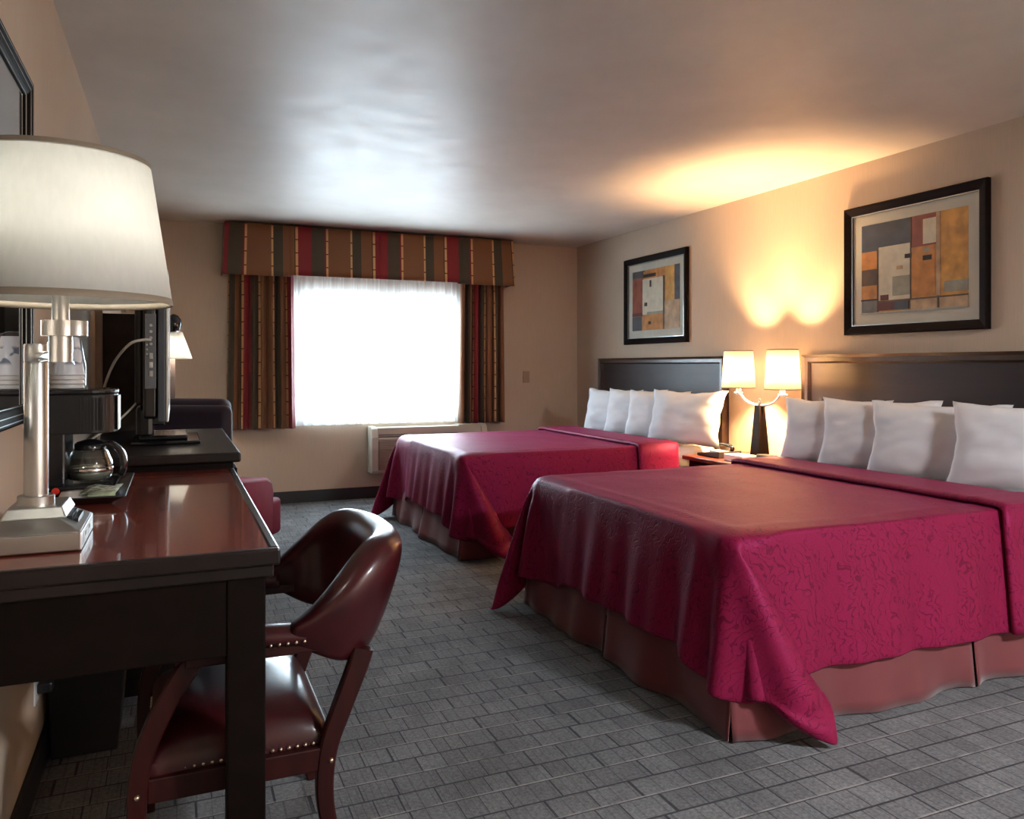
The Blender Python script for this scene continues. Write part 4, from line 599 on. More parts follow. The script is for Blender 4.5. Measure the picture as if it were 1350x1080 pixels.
(1567,-18,145,1567,-18,178,1567,-18,211,1567,-18,244,1567,-18,276,1567,-18,309,1567,-18,342,1567,-18,375,1567,-18,408,1567,-18,441,1567,-18,473,1567,-18,506,1567,-18,539,1567,-19,572,1567,-15,605,1567,0,634,1567,26,655,1567,58,663,1567,91,662,1567,1469,661,1567,1502,663,1567,1534,655,1567,1560,634,1567,1575,605,1567,1580,573,1567,1580,540,1567,1580,507,1567,1580,474,1567,1580,441,1567,1580,408,1567,1580,375,1567,1580,343,1567,1580,310,1567,1580,277,1567,1580,244,1567,1580,211,1567,1580,178,1567,1580,146),
(1600,-18,145,1600,-18,178,1600,-18,211,1600,-18,244,1600,-18,276,1600,-18,309,1600,-18,342,1600,-18,375,1600,-18,408,1600,-18,441,1600,-18,473,1600,-18,506,1600,-18,539,1600,-19,572,1600,-15,605,1600,0,634,1600,26,655,1600,58,663,1600,91,662,1600,1469,661,1600,1502,663,1600,1534,655,1600,1560,634,1600,1575,605,1600,1580,573,1600,1580,540,1600,1580,507,1600,1580,474,1600,1580,441,1600,1580,408,1600,1580,375,1600,1580,343,1600,1580,310,1600,1580,277,1600,1580,244,1600,1580,211,1600,1580,178,1600,1580,146))
CNX, CNY = 63, 78
CX, CY, CZ = [], [], []
for i in range(CNX+1):
    vals = CLOTH[i]; q = 0
    for j in range(CNY+1):
        gx = -.48+2.08*i/CNX; gy = -.5+2.56*j/CNY
        if gx > .10 and .10 < gy < 1.46: p = (gx, gy, .657)
        else: p = (vals[q]/1000, vals[q+1]/1000, vals[q+2]/1000); q += 3
        # away from the corners the sides hang straight, with shallow folds
        W_, E_ = 1.56, .012
        def sstep(a_, b_, t_): t_ = max(0, min(1, (t_-a_)/(b_-a_))); return t_*t_*(3-2*t_)
        hang = None
        if gx > .03 and (gy < .08 or gy > W_-.08):
            d_ = -gy if gy < W_/2 else gy-W_; sg = -1 if gy < W_/2 else 1
            if d_ <= 0: hang = (gx, gy, .657)
            else:
                r_ = .055; a_ = min(PI/2, d_/r_)
                o_ = r_*math.sin(a_) if d_ < r_*PI/2 else r_
                z_ = .657-r_*(1-math.cos(a_))-max(0, d_-r_*PI/2)
                t_ = max(0, d_-r_)/.45
                o_ += -.043+.045*t_+t_*(.012*math.sin(gx*15+sg)+.007*math.sin(gx*31+1+sg*2))
                hang = (gx, (0 if sg < 0 else W_)+sg*max(o_, .006), z_)
            w_ = sstep(.04, .26, gx) if gy < .78 else sstep(.30, .5, gx)
        elif gx < .08 and .05 < gy < W_-.28:
            d_ = -gx
            if d_ <= 0: hang = (gx, gy, .657)
            else:
                r_ = .055; a_ = min(PI/2, d_/r_)
                o_ = r_*math.sin(a_) if d_ < r_*PI/2 else r_
                z_ = .657-r_*(1-math.cos(a_))-max(0, d_-r_*PI/2)*.95
                t_ = max(0, d_-r_)/.42
                o_ += -.043+.05*t_+t_*(.016*math.sin(gy*17)+.010*math.sin(gy*37+1))
                hang = (-max(o_, .006), gy, z_)
            w_ = sstep(.06, .26, gy)*sstep(.30, .48, W_-gy)
        # gathered folds fanning out from each foot corner
        for cy_, amp_ in ((0, .095), (W_, .06)):
            ox_ = -gx; oy_ = (-gy if cy_ == 0 else gy-W_)
            if ox_ > -.12 and oy_ > -.12 and (ox_ > 0 or oy_ > 0):
                r2_ = math.hypot(max(ox_, 0), max(oy_, 0)); ph_ = math.atan2(max(oy_, 0)+.02, max(ox_, 0)+.02)/(PI/2)
                d_ = amp_*r2_*math.sin(ph_*2*PI*2.4+.8)*math.sin(PI*min(1, max(0, ph_)))**.6*sstep(.03, .2, r2_)*(1-.75*sstep(.5, .68, r2_))
                p = (p[0]-d_*.75, p[1]+(-d_ if cy_ == 0 else d_)*.75, p[2])
        if hang: p = tuple(a_+(b_-a_)*w_ for a_, b_ in zip(p, hang))
        CX.append(p[0]); CY.append(p[1]); CZ.append(p[2])
LX, LY, HB = 2.03, 1.56, .645
def pillow_bm(w=.66, h=.50, t=.15, seed=0):
    bm = BM(); n = 22
    lay = bm.loops.layers.uv.verify()
    def P(u, v, s):
        uu, vv = u, v
        x = w/2*uu*(1-.11*(1-abs(vv)**2)*abs(uu)**2)
        y = h/2*vv*(1-.11*(1-abs(uu)**2)*abs(vv)**2)
        th = t/2*max(0, (1-abs(uu)**3.2))**.62*max(0, (1-abs(vv)**3.2))**.62
        d = noise.noise(Vector((uu*2.2+seed*3.1, vv*2.2, s+seed)))*.012+noise.noise(Vector((uu*5+seed, vv*7, 2*s)))*.006
        e = (1-abs(uu)**6)*(1-abs(vv)**6)
        # soft creases running in from the corners
        r = abs(abs(uu)-abs(vv)); cr = -.006*math.exp(-(r/.08)**2)*max(0, abs(uu)+abs(vv)-.9)
        return Vector((x+.008*noise.noise(Vector((vv*3, seed, 5))), y+.010*noise.noise(Vector((uu*3, seed+4, 9))), s*(th+d*e+cr+.002)))
    fr = [[bm.verts.new(P(-1+2*i/n, -1+2*j/n, 1)) for j in range(n+1)] for i in range(n+1)]
    bk = [[(fr[i][j] if i in (0, n) or j in (0, n) else bm.verts.new(P(-1+2*i/n, -1+2*j/n, -1))) for j in range(n+1)] for i in range(n+1)]
    for i in range(n):
        for j in range(n):
            bm.faces.new((fr[i][j], fr[i+1][j], fr[i+1][j+1], fr[i][j+1]))
            bm.faces.new((bk[i][j+1], bk[i+1][j+1], bk[i+1][j], bk[i][j]))
    return bm
def skirt_panel(bm, a, b_, out, seed, z1=.335):
    a, b_, out = Vector(a), Vector(b_), Vector(out); L = (b_-a).length; n = max(6, int(L/.02)); G = []
    for i in range(n+1):
        s = i/n; row = []
        for j in range(9):
            t = j/8; z = z1+(.006-z1)*t
            e = math.sin(PI*min(1, s*L/.07, (1-s)*L/.07)/2)
            wv = noise.noise(Vector((s*L*4.0, seed, t*.6)))*.07*t+.014*t*math.sin(s*L*21+seed)*noise.noise(Vector((s*L*2, seed+9, 0)))*2.5
            p = a.lerp(b_, s)+out*(.006+.035*t+wv*e*.8)
            row.append(bm.verts.new((p.x, p.y, z)))
        G.append(row)
    grid_faces(bm, G)
def make_bed(x0, y0, label, clabel, who):
    bed = thing('bed', label, 'bed', (x0+1, y0+LY/2, 0))
    obj('box_spring', box(BM(), x0+.02, x0+LX-.01, y0+.02, y0+LY-.02, .14, .36, .02), M['sheet'], bed)
    obj('mattress', box(BM(), x0, x0+LX-.005, y0, y0+LY, .36, HB-.006, .06, 5), M['sheet'], bed, smooth=True, label='mattress under a white fitted sheet')
    bm = BM(); box(bm, x0+.04, x0+LX-.02, y0+.04, y0+LY-.04, .10, .14)
    for dx in (.06, 1.0, LX-.1):
        for dy in (.06, LY-.1): box(bm, x0+dx, x0+dx+.04, y0+dy, y0+dy+.04, 0, .10)
    obj('bed_base', bm, M['blackmatte'], bed)
    k = 0
    segs = [((x0, y0-.03), (x0, y0+LY*.5-.006), (-1, 0)), ((x0, y0+LY*.5+.006), (x0, y0+LY+.03), (-1, 0))]
    for yy, o_ in ((y0, -1), (y0+LY, 1)):
        segs += [((x0-.03, yy), (x0+1.10, yy), (0, o_)), ((x0+1.115, yy), (x0+LX-.02, yy), (0, o_))]
    for a, b_, o_ in segs:
        bm = BM(); skirt_panel(bm, (*a, 0), (*b_, 0), (*o_, 0), k*3.7+who*11)
        s = obj('bed_skirt', bm, M['skirt'], bed, smooth=True, solid=.004); k += 1
    # coverlet draped over the mattress
    bm = BM(); G = []; UV = []
    for i in range(CNX+1):
        row = []; ruv = []
        for j in range(CNY+1):
            q = i*(CNY+1)+j
            x, y, z = CX[q], CY[q], CZ[q]
            on = z > HB-.03
            u = i*.0293; 
            if i >= 1 and on:
                z += .005*noise.noise(Vector((x*2.2+who*5, y*2.2, 0)))+.0022*noise.noise(Vector((x*8, y*5+who*3, 3)))
            if on: z = max(z, HB+.003)
            step = 0
            row.append(bm.verts.new((x0+x, y0+y, z+step))); ruv.append((u, j*.0293))
        G.append(row); UV.append(ruv)
    grid_faces(bm, G, uvs=UV)
    cv = thing('coverlet', clabel, 'bedspread', (x0+.8, y0+LY/2, HB))
    obj('quilted_cover', bm, M['coverlet'], cv, smooth=True, solid=.006, subsurf=1)
    # folded band at the head end lying on the coverlet
    bm = BM(); G = []; UV = []
    iF = min(range(CNX+1), key=lambda i: abs(CX[i*(CNY+1)+CNY//2]-(1.275)))
    prof = [(0, .004, 1), (0, .012, 0), (0, .020, 0), (0, .022, 0)]
    rows = []
    def surf(ii, j, h):
        i = min(max(ii, 0), CNX); i0 = int(i); i1 = min(i0+1, CNX); f = i-i0
        q0, q1 = i0*(CNY+1)+j, i1*(CNY+1)+j
        p = Vector((CX[q0]*(1-f)+CX[q1]*f, CY[q0]*(1-f)+CY[q1]*f, CZ[q0]*(1-f)+CZ[q1]*f))
        # outward normal from neighbours across the bed
        jm, jp = max(j-1, 0), min(j+1, CNY)
        a = Vector((CX[i0*(CNY+1)+jm], CY[i0*(CNY+1)+jm], CZ[i0*(CNY+1)+jm])); b2 = Vector((CX[i0*(CNY+1)+jp], CY[i0*(CNY+1)+jp], CZ[i0*(CNY+1)+jp]))
        t = (b2-a); nrm = Vector((0, -t.z, t.y)).normalized()
        p = p+nrm*h
        if p.z > HB-.03: p.z = max(p.z, HB+.003+h)
        return (x0+p.x, y0+p.y, p.z)
    steps = [(iF+.55, .0085), (iF+.15, .012), (iF, .020), (iF+.15, .028), (iF+.7, .031)]+[(iF+.7+k_*((CNX-iF-.7)/10), .030) for k_ in range(1, 10)]+[(CNX-.2, .026), (CNX, .012)]
    for ii, h in steps:
        rows.append([bm.verts.new(surf(ii, j, h)) for j in range(CNY+1)]); UV.append([(ii*.0293+.3, j*.0293) for j in range(CNY+1)])
    grid_faces(bm, rows, uvs=UV)
    obj('folded_band', bm, M['coverlet'], cv, smooth=True, solid=.004)
    return bed, cv
make_bed(1.68, 2.10, 'double bed nearest the camera, between the nightstand and the near carpet', 'burgundy coverlet on the nearer bed, its corner trailing on the carpet', 0)
make_bed(1.66, 4.69, 'double bed beside the window wall, behind the nearer bed', 'burgundy coverlet on the farther bed beside the window wall', 1)

# pillows: overlapped like dominoes, left edge forward
pillow_me = {}
def pillow(x, yl, yaw, lean, seed, w, h, label):
    bm = pillow_bm(w, h, .155, seed)
    # local x -> along -Y (from far edge to near edge), local y -> up, local z -> toward the foot (-X)
    R = Matrix(((0, 0, -1, 0), (-1, 0, 0, 0), (0, 1, 0, 0), (0, 0, 0, 1)))
    xform(bm, Matrix.Translation((0, 0, h/2)) @ R)
    xform(bm, Matrix.Rotation(lean, 4, 'Y'))
    xform(bm, Matrix.Translation((0, -w/2, 0)))
    xform(bm, Matrix.Rotation(yaw, 4, 'Z'))
    zmin = min(v.co.z for v in bm.verts)
    xform(bm, Matrix.Translation((x, yl, HB-.006-zmin)))
    o = obj('pillow', bm, M['pillow'], None, smooth=True)
    tag(o, label, 'pillow'); return o
YW = math.radians(17); LN = math.radians(13)
L2 = ['white pillow on the nearer bed, the one beside the bedside lamp', 'white pillow on the nearer bed, second from the bedside lamp', 'white pillow on the nearer bed, third from the bedside lamp', 'white pillow on the nearer bed, farthest of the four from the lamp']
L1 = ['white pillow on the farther bed, the one nearest the window wall', 'white pillow on the farther bed, second from the window wall', 'white pillow on the farther bed, third from the window wall', 'white pillow on the farther bed, wide and fully shown beside the nightstand']
for k, (yl, w, h) in enumerate([(3.68, .64, .405), (3.385, .64, .415), (3.045, .66, .41), (2.585, .66, .425)]):
    pillow(3.27, yl, YW*(1 if k < 3 else .8), LN, k+1, w, h, L2[k])
for k, (yl, w, h) in enumerate([(6.11, .62, .395), (5.76, .62, .405), (5.43, .60, .40), (5.10, .68, .415)]):
    pillow(3.27, yl, YW*(1 if k < 3 else .9), LN, k+11, w, h, L1[k])

# headboards
def headboard(y0, y1, label):
    hb = thing('headboard', label, 'headboard', (XR, (y0+y1)/2, .60))
    x0 = XR-.065; z0, z1 = .62, 1.29; f = .055
    obj('panel', box(BM(), x0+.028, XR-.001, y0+f, y1-f, z0+.01, z1-f), M['hbwood'], hb)
    bm = BM()
    sec = [(0, 0), (f, 0), (f, .020), (f-.012, .034), (.018, .034), (0, .045)]
    # picture-frame moulding: three sides mitred
    def ring(y, z, dy, dz):
        return [bm.verts.new((XR-.02-d, y+dy*w_, z+dz*w_)) for w_, d in sec]
    R = [ring(y0, z0, 1, 0), ring(y0, z1, 1, -1), ring(y1, z1, -1, -1), ring(y1, z0, -1, 0)]
    n = len(sec)
    for a, b_ in zip(R, R[1:]):
        for k in range(n): bm.faces.new((a[k], a[(k+1) % n], b_[(k+1) % n], b_[k]))
    bm.faces.new(R[0]); bm.faces.new(R[-1])
    obj('moulding', bm, M['hbframe'], hb)
    bm = BM(); box(bm, XR-.02, XR-.001, y0, y0+f, z0, z1); box(bm, XR-.02, XR-.001, y1-f, y1, z0, z1); box(bm, XR-.02, XR-.001, y0+f, y1-f, z1-f, z1)
    obj('backing', bm, M['hbwood'], hb)
headboard(2.11, 3.99, 'long dark wood headboard behind the pillows of the nearer bed')
headboard(4.80, 6.68, 'dark wood headboard behind the pillows of the farther bed')

# ================================================================== PICTURES
def picture(y0, y1, z0, z1, label, patches, fwid):
    pc = thing('framed_picture', label, 'picture', (XR, (y0+y1)/2, z0))
    bm = BM(); f = fwid
    sec = [(0, 0), (f, 0), (f, .014), (f*.8, .020), (f*.35, .030), (.008, .033), (0, .026)]
    def ring(y, z, dy, dz): return [bm.verts.new((XR-.002-d, y+dy*w_, z+dz*w_)) for w_, d in sec]
    R = [ring(y0, z0, 1, 1), ring(y0, z1, 1, -1), ring(y1, z1, -1, -1), ring(y1, z0, -1, 1)]
    n = len(sec)
    for i in range(4):
        a, b_ = R[i], R[(i+1) % 4]
        for k in range(n): bm.faces.new((a[k], a[(k+1) % n], b_[(k+1) % n], b_[k]))
    obj('picture_frame', bm, M['frame'], pc)
    bm = BM(); l = .006
    for A in ((y0+f-l, y0+f, z0+f-l, z1-f+l), (y1-f, y1-f+l, z0+f-l, z1-f+l), (y0+f, y1-f, z0+f-l, z0+f), (y0+f, y1-f, z1-f, z1-f+l)):
        box(bm, XR-.019, XR-.012, *A)
    obj('silver_fillet', bm, M['silver'], pc)
    obj('mat_board', box(BM(), XR-.008, XR-.003, y0+f*.9, y1-f*.9, z0+f*.9, z1-f*.9), M['mat'], pc)
    m_ = .062
    a0, a1, b0, b1 = y1-f-m_, y0+f+m_, z1-f-m_, z0+f+m_      # artwork runs from far edge (u=0) to near edge (u=1), top (v=0) to bottom
    bm = BM(); mats = []; names = []
    for q, (u0, v0, u1, v1, c) in enumerate(patches):
        if c not in names: names.append(c); mats.append(PNT[c])
        ys = sorted((a0+(a1-a0)*u0, a0+(a1-a0)*u1)); zs = sorted((b0+(b1-b0)*v0, b0+(b1-b0)*v1))
        box(bm, XR-.0088-.00022*q, XR-.0078, ys[0], ys[1], zs[0], zs[1], mi=names.index(c))
    obj('abstract_print', bm, mats, pc)
    obj('picture_glass', box(BM(), XR-.0155, XR-.0145, y0+f*.92, y1-f*.92, z0+f*.92, z1-f*.92), M['glass'], pc)
P2 = [(0, 0, 1, 1, 'ochre'), (0, 0, .5, .31, 'navy'), (0, .30, .18, .55, 'orange'), (0, .5, .16, .72, 'brown'), (0, .68, .16, .84, 'orange'), (0, .84, .17, 1, 'grey'), (.17, .27, .5, .86, 'cream'),
      (.5, 0, .74, .33, 'rust'), (.61, .05, .74, .31, 'cream'), (.5, .33, .72, .85, 'orange'), (.32, .61, .49, .82, 'stone'), (.36, .50, .42, .54, 'sand'), (.44, .385, .505, .43, 'dark'), (.62, .355, .675, .395, 'stone'), (.61, .43, .69, .48, 'dark'),
      (.73, .0, .765, .88, 'sand'), (.80, .72, 1, .83, 'stone'), (.165, .27, .178, 1, 'brown'), (.492, 0, .502, 1, 'brown'), (.2, .8, .28, .86, 'maroon'), (.17, .88, .34, .97, 'maroon'), (.34, .88, .48, .97, 'navy'), (.5, .88, .75, 1, 'sand'), (.76, .87, 1, 1, 'sand'),
      (0, .835, .17, .85, 'dark'), (.18, .865, 1, .882, 'brown'), (.74, .86, .755, 1, 'brown'), (.0, .985, 1, 1, 'stone')]
P1 = [(0, 0, 1, 1, 'orange'), (0, 0, .28, .12, 'navy'), (0, .12, .25, .75, 'rust'), (.12, .15, .25, .45, 'rust'), (.25, .02, .72, .16, 'orange'), (.25, .07, .52, .125, 'dark'), (.72, 0, .90, .6, 'ochre'), (.90, 0, 1, .6, 'navy'),
      (.68, .55, 1, 1, 'sand'), (.23, .15, .69, .74, 'cream'), (.385, .18, .425, .29, 'dark'), (.27, .54, .335, .60, 'dark'), (.33, .7, .7, .745, 'stone'), (0, .70, .23, .76, 'maroon'), (0, .765, .22, 1, 'navy'), (.22, .77, .67, 1, 'orange'), (.36, .855, .42, .905, 'dark'), (.67, .14, .70, 1, 'brown')]
picture(2.735, 3.67, 1.406, 2.176, 'large framed abstract print above the headboard of the nearer bed', P2, .058)
picture(5.295, 6.26, 1.411, 2.18, 'framed abstract print above the headboard of the farther bed', P1, .058)

# ================================================================== NIGHTSTAND
NX, NY0, NY1, NZ = 3.26, 3.80, 4.57, .60
ns = thing('nightstand', 'dark wood nightstand with a cherry top between the two beds', 'nightstand', (3.53, 4.19, 0))
obj('table_top', box(BM(), NX-.02, XR-.014, NY0-.02, NY1+.02, NZ-.028, NZ, .006), M['nswood'], ns)
obj('body', box(BM(), NX+.02, XR-.02, NY0+.01, NY1-.01, .06, NZ-.028), M['darkwood'], ns, bevel=.004)
for k in range(2):
    d = obj('drawer', box(BM(), NX+.004, NX+.02, NY0+.03, NY1-.03, .09+k*.24, .31+k*.235), M['darkwood'], ns, bevel=.004)
    bm = BM(); lathe(bm, [(.006, 0), (.007, .015), (.015, .02), (.012, .028)], (0, 0, 0), 16, 'X'); xform(bm, Matrix.Translation((NX+.004, (NY0+NY1)/2, .2+k*.24)) @ Matrix.Scale(-1, 4, (1, 0, 0)))
    obj('knob', bm, M['steel2'], d)
obj('plinth', box(BM(), NX+.04, XR-.02, NY0+.03, NY1-.03, 0, .06), M['darkwood'], ns)

# bedside lamp with two shades
LXp, LYp = 3.57, 4.18
bl = thing('bedside_lamp', 'two-armed bedside lamp with two lit linen shades on the nightstand', 'lamp', (LXp, LYp, NZ))
bm = BM()
bmesh.ops.create_cone(bm, cap_ends=True, segments=4, radius1=.064, radius2=.034, depth=.335)
xform(bm, Matrix.Translation((LXp, LYp, NZ+.19)) @ Matrix.Rotation(PI/4, 4, 'Z'))
obj('tapered_column', bm, M['darkwood'], bl, bevel=.004)
obj('foot_plate', box(BM(), LXp-.055, LXp+.055, LYp-.055, LYp+.055, NZ, NZ+.024), M['darkwood'], bl, bevel=.004)
bm = BM(); tube(bm, smooth_path([(LXp, LYp+.20, 1.055), (LXp, LYp+.185, 1.02), (LXp, LYp+.12, .975), (LXp, LYp, .955), (LXp, LYp-.12, .975), (LXp, LYp-.185, 1.02), (LXp, LYp-.20, 1.055)], 8), .0095, 10)
lathe(bm, [(.008, .955), (.016, .962), (.006, .98), (.009, .99), (.003, 1.005)], (LXp, LYp, 0), 16)
obj('curved_arm', bm, M['steel'], bl, smooth=True)
for s_ in (1, -1):
    y = LYp+s_*.215
    bm = BM(); lathe(bm, [(.112, 1.068), (.096, 1.322)], (LXp, y, 0), 48, cap=False)
    sh = obj('lamp_shade', bm, M['shade'], bl, smooth=True, solid=.002)
    for zz, rr in ((1.068, .1125), (1.322, .0965)):
        bm = BM(); lathe(bm, [(rr+.001, zz-.003), (rr+.001, zz+.003), (rr-.0015, zz+.003), (rr-.0015, zz-.003), (rr+.001, zz-.003)], (LXp, y, 0), 48, cap=False)
        obj('shade_rim', bm, M['trimband'], sh)
    bm = BM(); cyl(bm, (LXp, y, 0), .016, 1.02, 1.085, 16); lathe(bm, [(.03, 1.03), (.03, 1.038)], (LXp, y, 0), 20)
    tube(bm, [(LXp, y, 1.085), (LXp, y, 1.30)], .002, 6)
    for k in range(3):
        a = k*2*PI/3; tube(bm, [(LXp, y, 1.298), (LXp+.096*math.cos(a), y+.096*math.sin(a), 1.298)], .0016, 6)
    obj('socket', bm, M['white'], bl)
    ld = bpy.data.lights.new('bedside_bulb', 'POINT'); ld.energy = BEDW; ld.color = (1, .59, .28); ld.shadow_soft_size = .035
    lo = bpy.data.objects.new('bedside_bulb', ld); COL.objects.link(lo); lo.parent = bl; lo.location = Vector((LXp, y, 1.185))-bl.location

# phone
ph = thing('telephone', 'black desk telephone with its handset at the lamp foot on the nightstand', 'telephone', (3.45, 4.42, NZ))
bm = BM(); prism(bm, [(4.30, NZ), (4.54, NZ), (4.54, NZ+.018), (4.30, NZ+.045)], 3.33, 3.52, 'X'); obj('phone_base', bm, M['blackmatte'], ph, bevel=.005)
obj('face_card', box(BM(), 3.345, 3.42, 4.31, 4.42, NZ+.034, NZ+.046), M['paper'], ph)
bm = BM(); tube(bm, smooth_path([(3.44, 4.30, NZ+.058), (3.455, 4.33, NZ+.075), (3.47, 4.42, NZ+.080), (3.485, 4.50, NZ+.07), (3.49, 4.54, NZ+.045)], 6), [.018]*3+[.012]*19+[.018]*3, 10); obj('handset', bm, M['gloss'], ph, smooth=True)
nb = obj('notepad', box(BM(), 3.30, 3.42, 4.03, 4.21, NZ, NZ+.045, .004), M['paper'], None);
tag(nb, 'thick white notepad lying at the front of the nightstand', 'notepad')
ck = thing('alarm_clock', 'small dark alarm clock beside the pillow on the nightstand', 'clock', (3.40, 3.93, NZ))
bm = BM(); prism(bm, [(3.36, NZ), (3.46, NZ), (3.455, NZ+.06), (3.375, NZ+.062)], 3.875, 3.985, 'Y'); obj('clock_body', bm, M['black'], ck, bevel=.006)
bm = BM(); prism(bm, [(3.3605, NZ+.012), (3.3735, NZ+.054), (3.3715, NZ+.0545), (3.3585, NZ+.0125)], 3.885, 3.975, 'Y'); obj('clock_face', bm, M['screen'], ck)

# ================================================================== DESK
DX0, DX1, DY0, DY1, DZ = XL+.002, .206, 1.735, 3.172, .83
dk = thing('writing_desk', 'long writing desk with a polished red-brown top along the mirror wall', 'desk', (-.08, 2.45, 0))
obj('desk_top', box(BM(), DX0, DX1-.022, DY0+.022, DY1, DZ-.03, DZ), M['mahogany'], dk, label='polished red mahogany top')
bm = BM()
# dark edge moulding round the near and room sides
box(bm, DX0, DX1, DY0, DY0+.022, DZ-.034, DZ+.0012, .005); box(bm, DX1-.022, DX1, DY0+.022, DY1, DZ-.034, DZ+.0012, .005)
box(bm, DX0, DX1-.012, DY0+.012, DY0+.03, DZ-.06, DZ-.034, .003); box(bm, DX1-.03, DX1-.012, DY0+.03, DY1, DZ-.06, DZ-.034, .003)
obj('edge_moulding', bm, M['edgewood'], dk)
bm = BM(); box(bm, DX0, .10, 1.762, 1.79, .607, DZ-.03); box(bm, .145, .17, 1.84, DY1-.09, .66, DZ-.03); box(bm, DX0, .10, DY1-.04, DY1-.015, .607, DZ-.03)
obj('apron', bm, M['darkwood'], dk, bevel=.003)
obj('leg', box(BM(), .10, .178, 1.758, 1.836, 0, DZ-.03, .004), M['darkwood'], dk)
obj('leg', box(BM(), .10, .178, DY1-.09, DY1-.012, 0, DZ-.03, .004), M['darkwood'], dk)
obj('leg', box(BM(), XL+.014, XL+.07, DY1-.09, DY1-.012, 0, DZ-.03, .004), M['darkwood'], dk)

# dresser beyond the desk
RY0, RY1, RZ = 3.195, 4.46, .888
dr = thing('dresser', 'dark wood dresser carrying the television, just past the desk', 'dresser', (-.08, 3.83, 0))
obj('dresser_top', box(BM(), XL+.002, .232, RY0-.01, RY1+.01, RZ-.038, RZ, .008), M['edgewood'], dr)
obj('case', box(BM(), XL+.002, .205, RY0+.01, RY1-.01, .07, RZ-.038), M['darkwood'], dr, bevel=.003)
obj('plinth', box(BM(), XL+.014, .18, RY0+.03, RY1-.03, 0, .07), M['darkwood'], dr)
for k in range(3):
    for h in range(2):
        ya = RY0+.03+h*.61
        d = obj('drawer', box(BM(), .205, .221, ya, ya+.595, .09+k*.25, .325+k*.25), M['darkwood'], dr, bevel=.003)
        bm = BM(); lathe(bm, [(.006, 0), (.006, .012), (.014, .018), (.010, .026)], (.221, ya+.3, .21+k*.25), 16, 'X'); obj('knob', bm, M['steel2'], d)

# narrow tall cabinet past the dresser
tc_ = thing('tall_cabinet', 'dark narrow upright cabinet against the wall behind the television', 'cabinet', (XL+.13, 4.71, 0))
obj('cabinet_body', box(BM(), XL+.036, -.108, 4.52, 4.90, .0, 1.487), M['panel'], tc_, bevel=.002)
obj('pale_stile', box(BM(), XL+.002, XL+.034, 4.515, 4.60, 0, 1.60), mottled('pale_stile', (.42, .36, .30), .7, spec=.1), tc_, label='pale upright edging strip')
# ================================================================== TV
tv = thing('television', 'flat television seen edge-on, standing on the dresser', 'television', (-.04, 3.83, RZ))
TY0, TY1, TZ0, TZ1 = 3.35, 4.31, 1.0, 1.59
obj('back_shell', box(BM(), -.115, -.062, TY0+.012, TY1-.012, TZ0+.012, TZ1-.012, .012), M['gloss'], tv)
obj('rear_bulge', box(BM(), -.148, -.115, TY0+.10, TY1-.10, TZ0+.06, TZ1-.06, .012), M['black'], tv)
obj('side_panel', box(BM(), -.062, -.034, TY0, TY1, TZ0, TZ1, .005), M['slate'], tv, label='slate grey side of the cabinet')
bm = BM(); box(bm, -.034, -.024, TY0, TY0+.03, TZ0, TZ1, .002); box(bm, -.034, -.024, TY1-.03, TY1, TZ0, TZ1, .002); box(bm, -.034, -.024, TY0+.03, TY1-.03, TZ0, TZ0+.035, .002); box(bm, -.034, -.024, TY0+.03, TY1-.03, TZ1-.03, TZ1, .002)
obj('bezel', bm, M['silver'], tv)
obj('screen', box(BM(), -.034, -.027, TY0+.03, TY1-.03, TZ0+.035, TZ1-.03), M['screen'], tv)
pp = obj('port_panel', box(BM(), -.108, -.068, TY0+.004, TY0+.012, 1.13, 1.42), M['grey'], tv, bevel=.002)
for k in range(4):
    bm = BM(); lathe(bm, [(.0055, 0), (.0055, -.008)], (-.086, TY0+.004, 1.375-.024*k), 12, 'Y'); obj('socket_ring', bm, M['silver'], pp, smooth=False)
for k in range(3):
    bm = BM(); lathe(bm, [(.0035, 0), (.0035, -.006)], (-.100, TY0+.004, 1.30-.018*k), 10, 'Y'); obj('socket_ring', bm, M['silver'], pp)
for k in range(3): obj('port', box(BM(), -.092, -.080, TY0-.002, TY0+.004, 1.245-.034*k, 1.268-.034*k, .001), M['silver'], pp)
bm = BM(); box(bm, -.155, -.085, 3.72, 3.86, .905, 1.05, .02); box(bm, -.09, -.04, 3.76, 3.84, .96, 1.03, .006); obj('stand_neck', bm, M['gloss'], tv)
bm = BM(); box(bm, -.17, .10, 3.60, 4.06, RZ, RZ+.014, .006); box(bm, -.14, .05, 3.68, 3.96, RZ+.014, RZ+.034, .006); obj('stand_foot', bm, M['gloss'], tv)
def cable(label, pts, r, m='cable', name='cable'):
    bm = BM(); tube(bm, smooth_path(pts, 10), r, 8)
    o = obj(name, bm, M[m], None, smooth=True); tag(o, label, 'cable'); return o
cable('pale cable arching from the television ports down towards the coffee maker', [(-.088, TY0-.004, 1.318), (-.11, TY0-.03, 1.318), (-.16, TY0-.02, 1.30), (-.22, TY0+.1, 1.23), (-.27, TY0+.3, 1.12), (-.29, TY0+.4, 1.0), (-.30, TY0+.42, RZ+.006)], .0055)
cable('thin pale cable sagging from the lower back of the television', [(-.12, TY0+.11, 1.10), (-.16, TY0+.10, 1.05), (-.22, TY0+.06, .99), (-.29, TY0+.05, .94), (-.33, TY0+.06, RZ+.005)], .004)

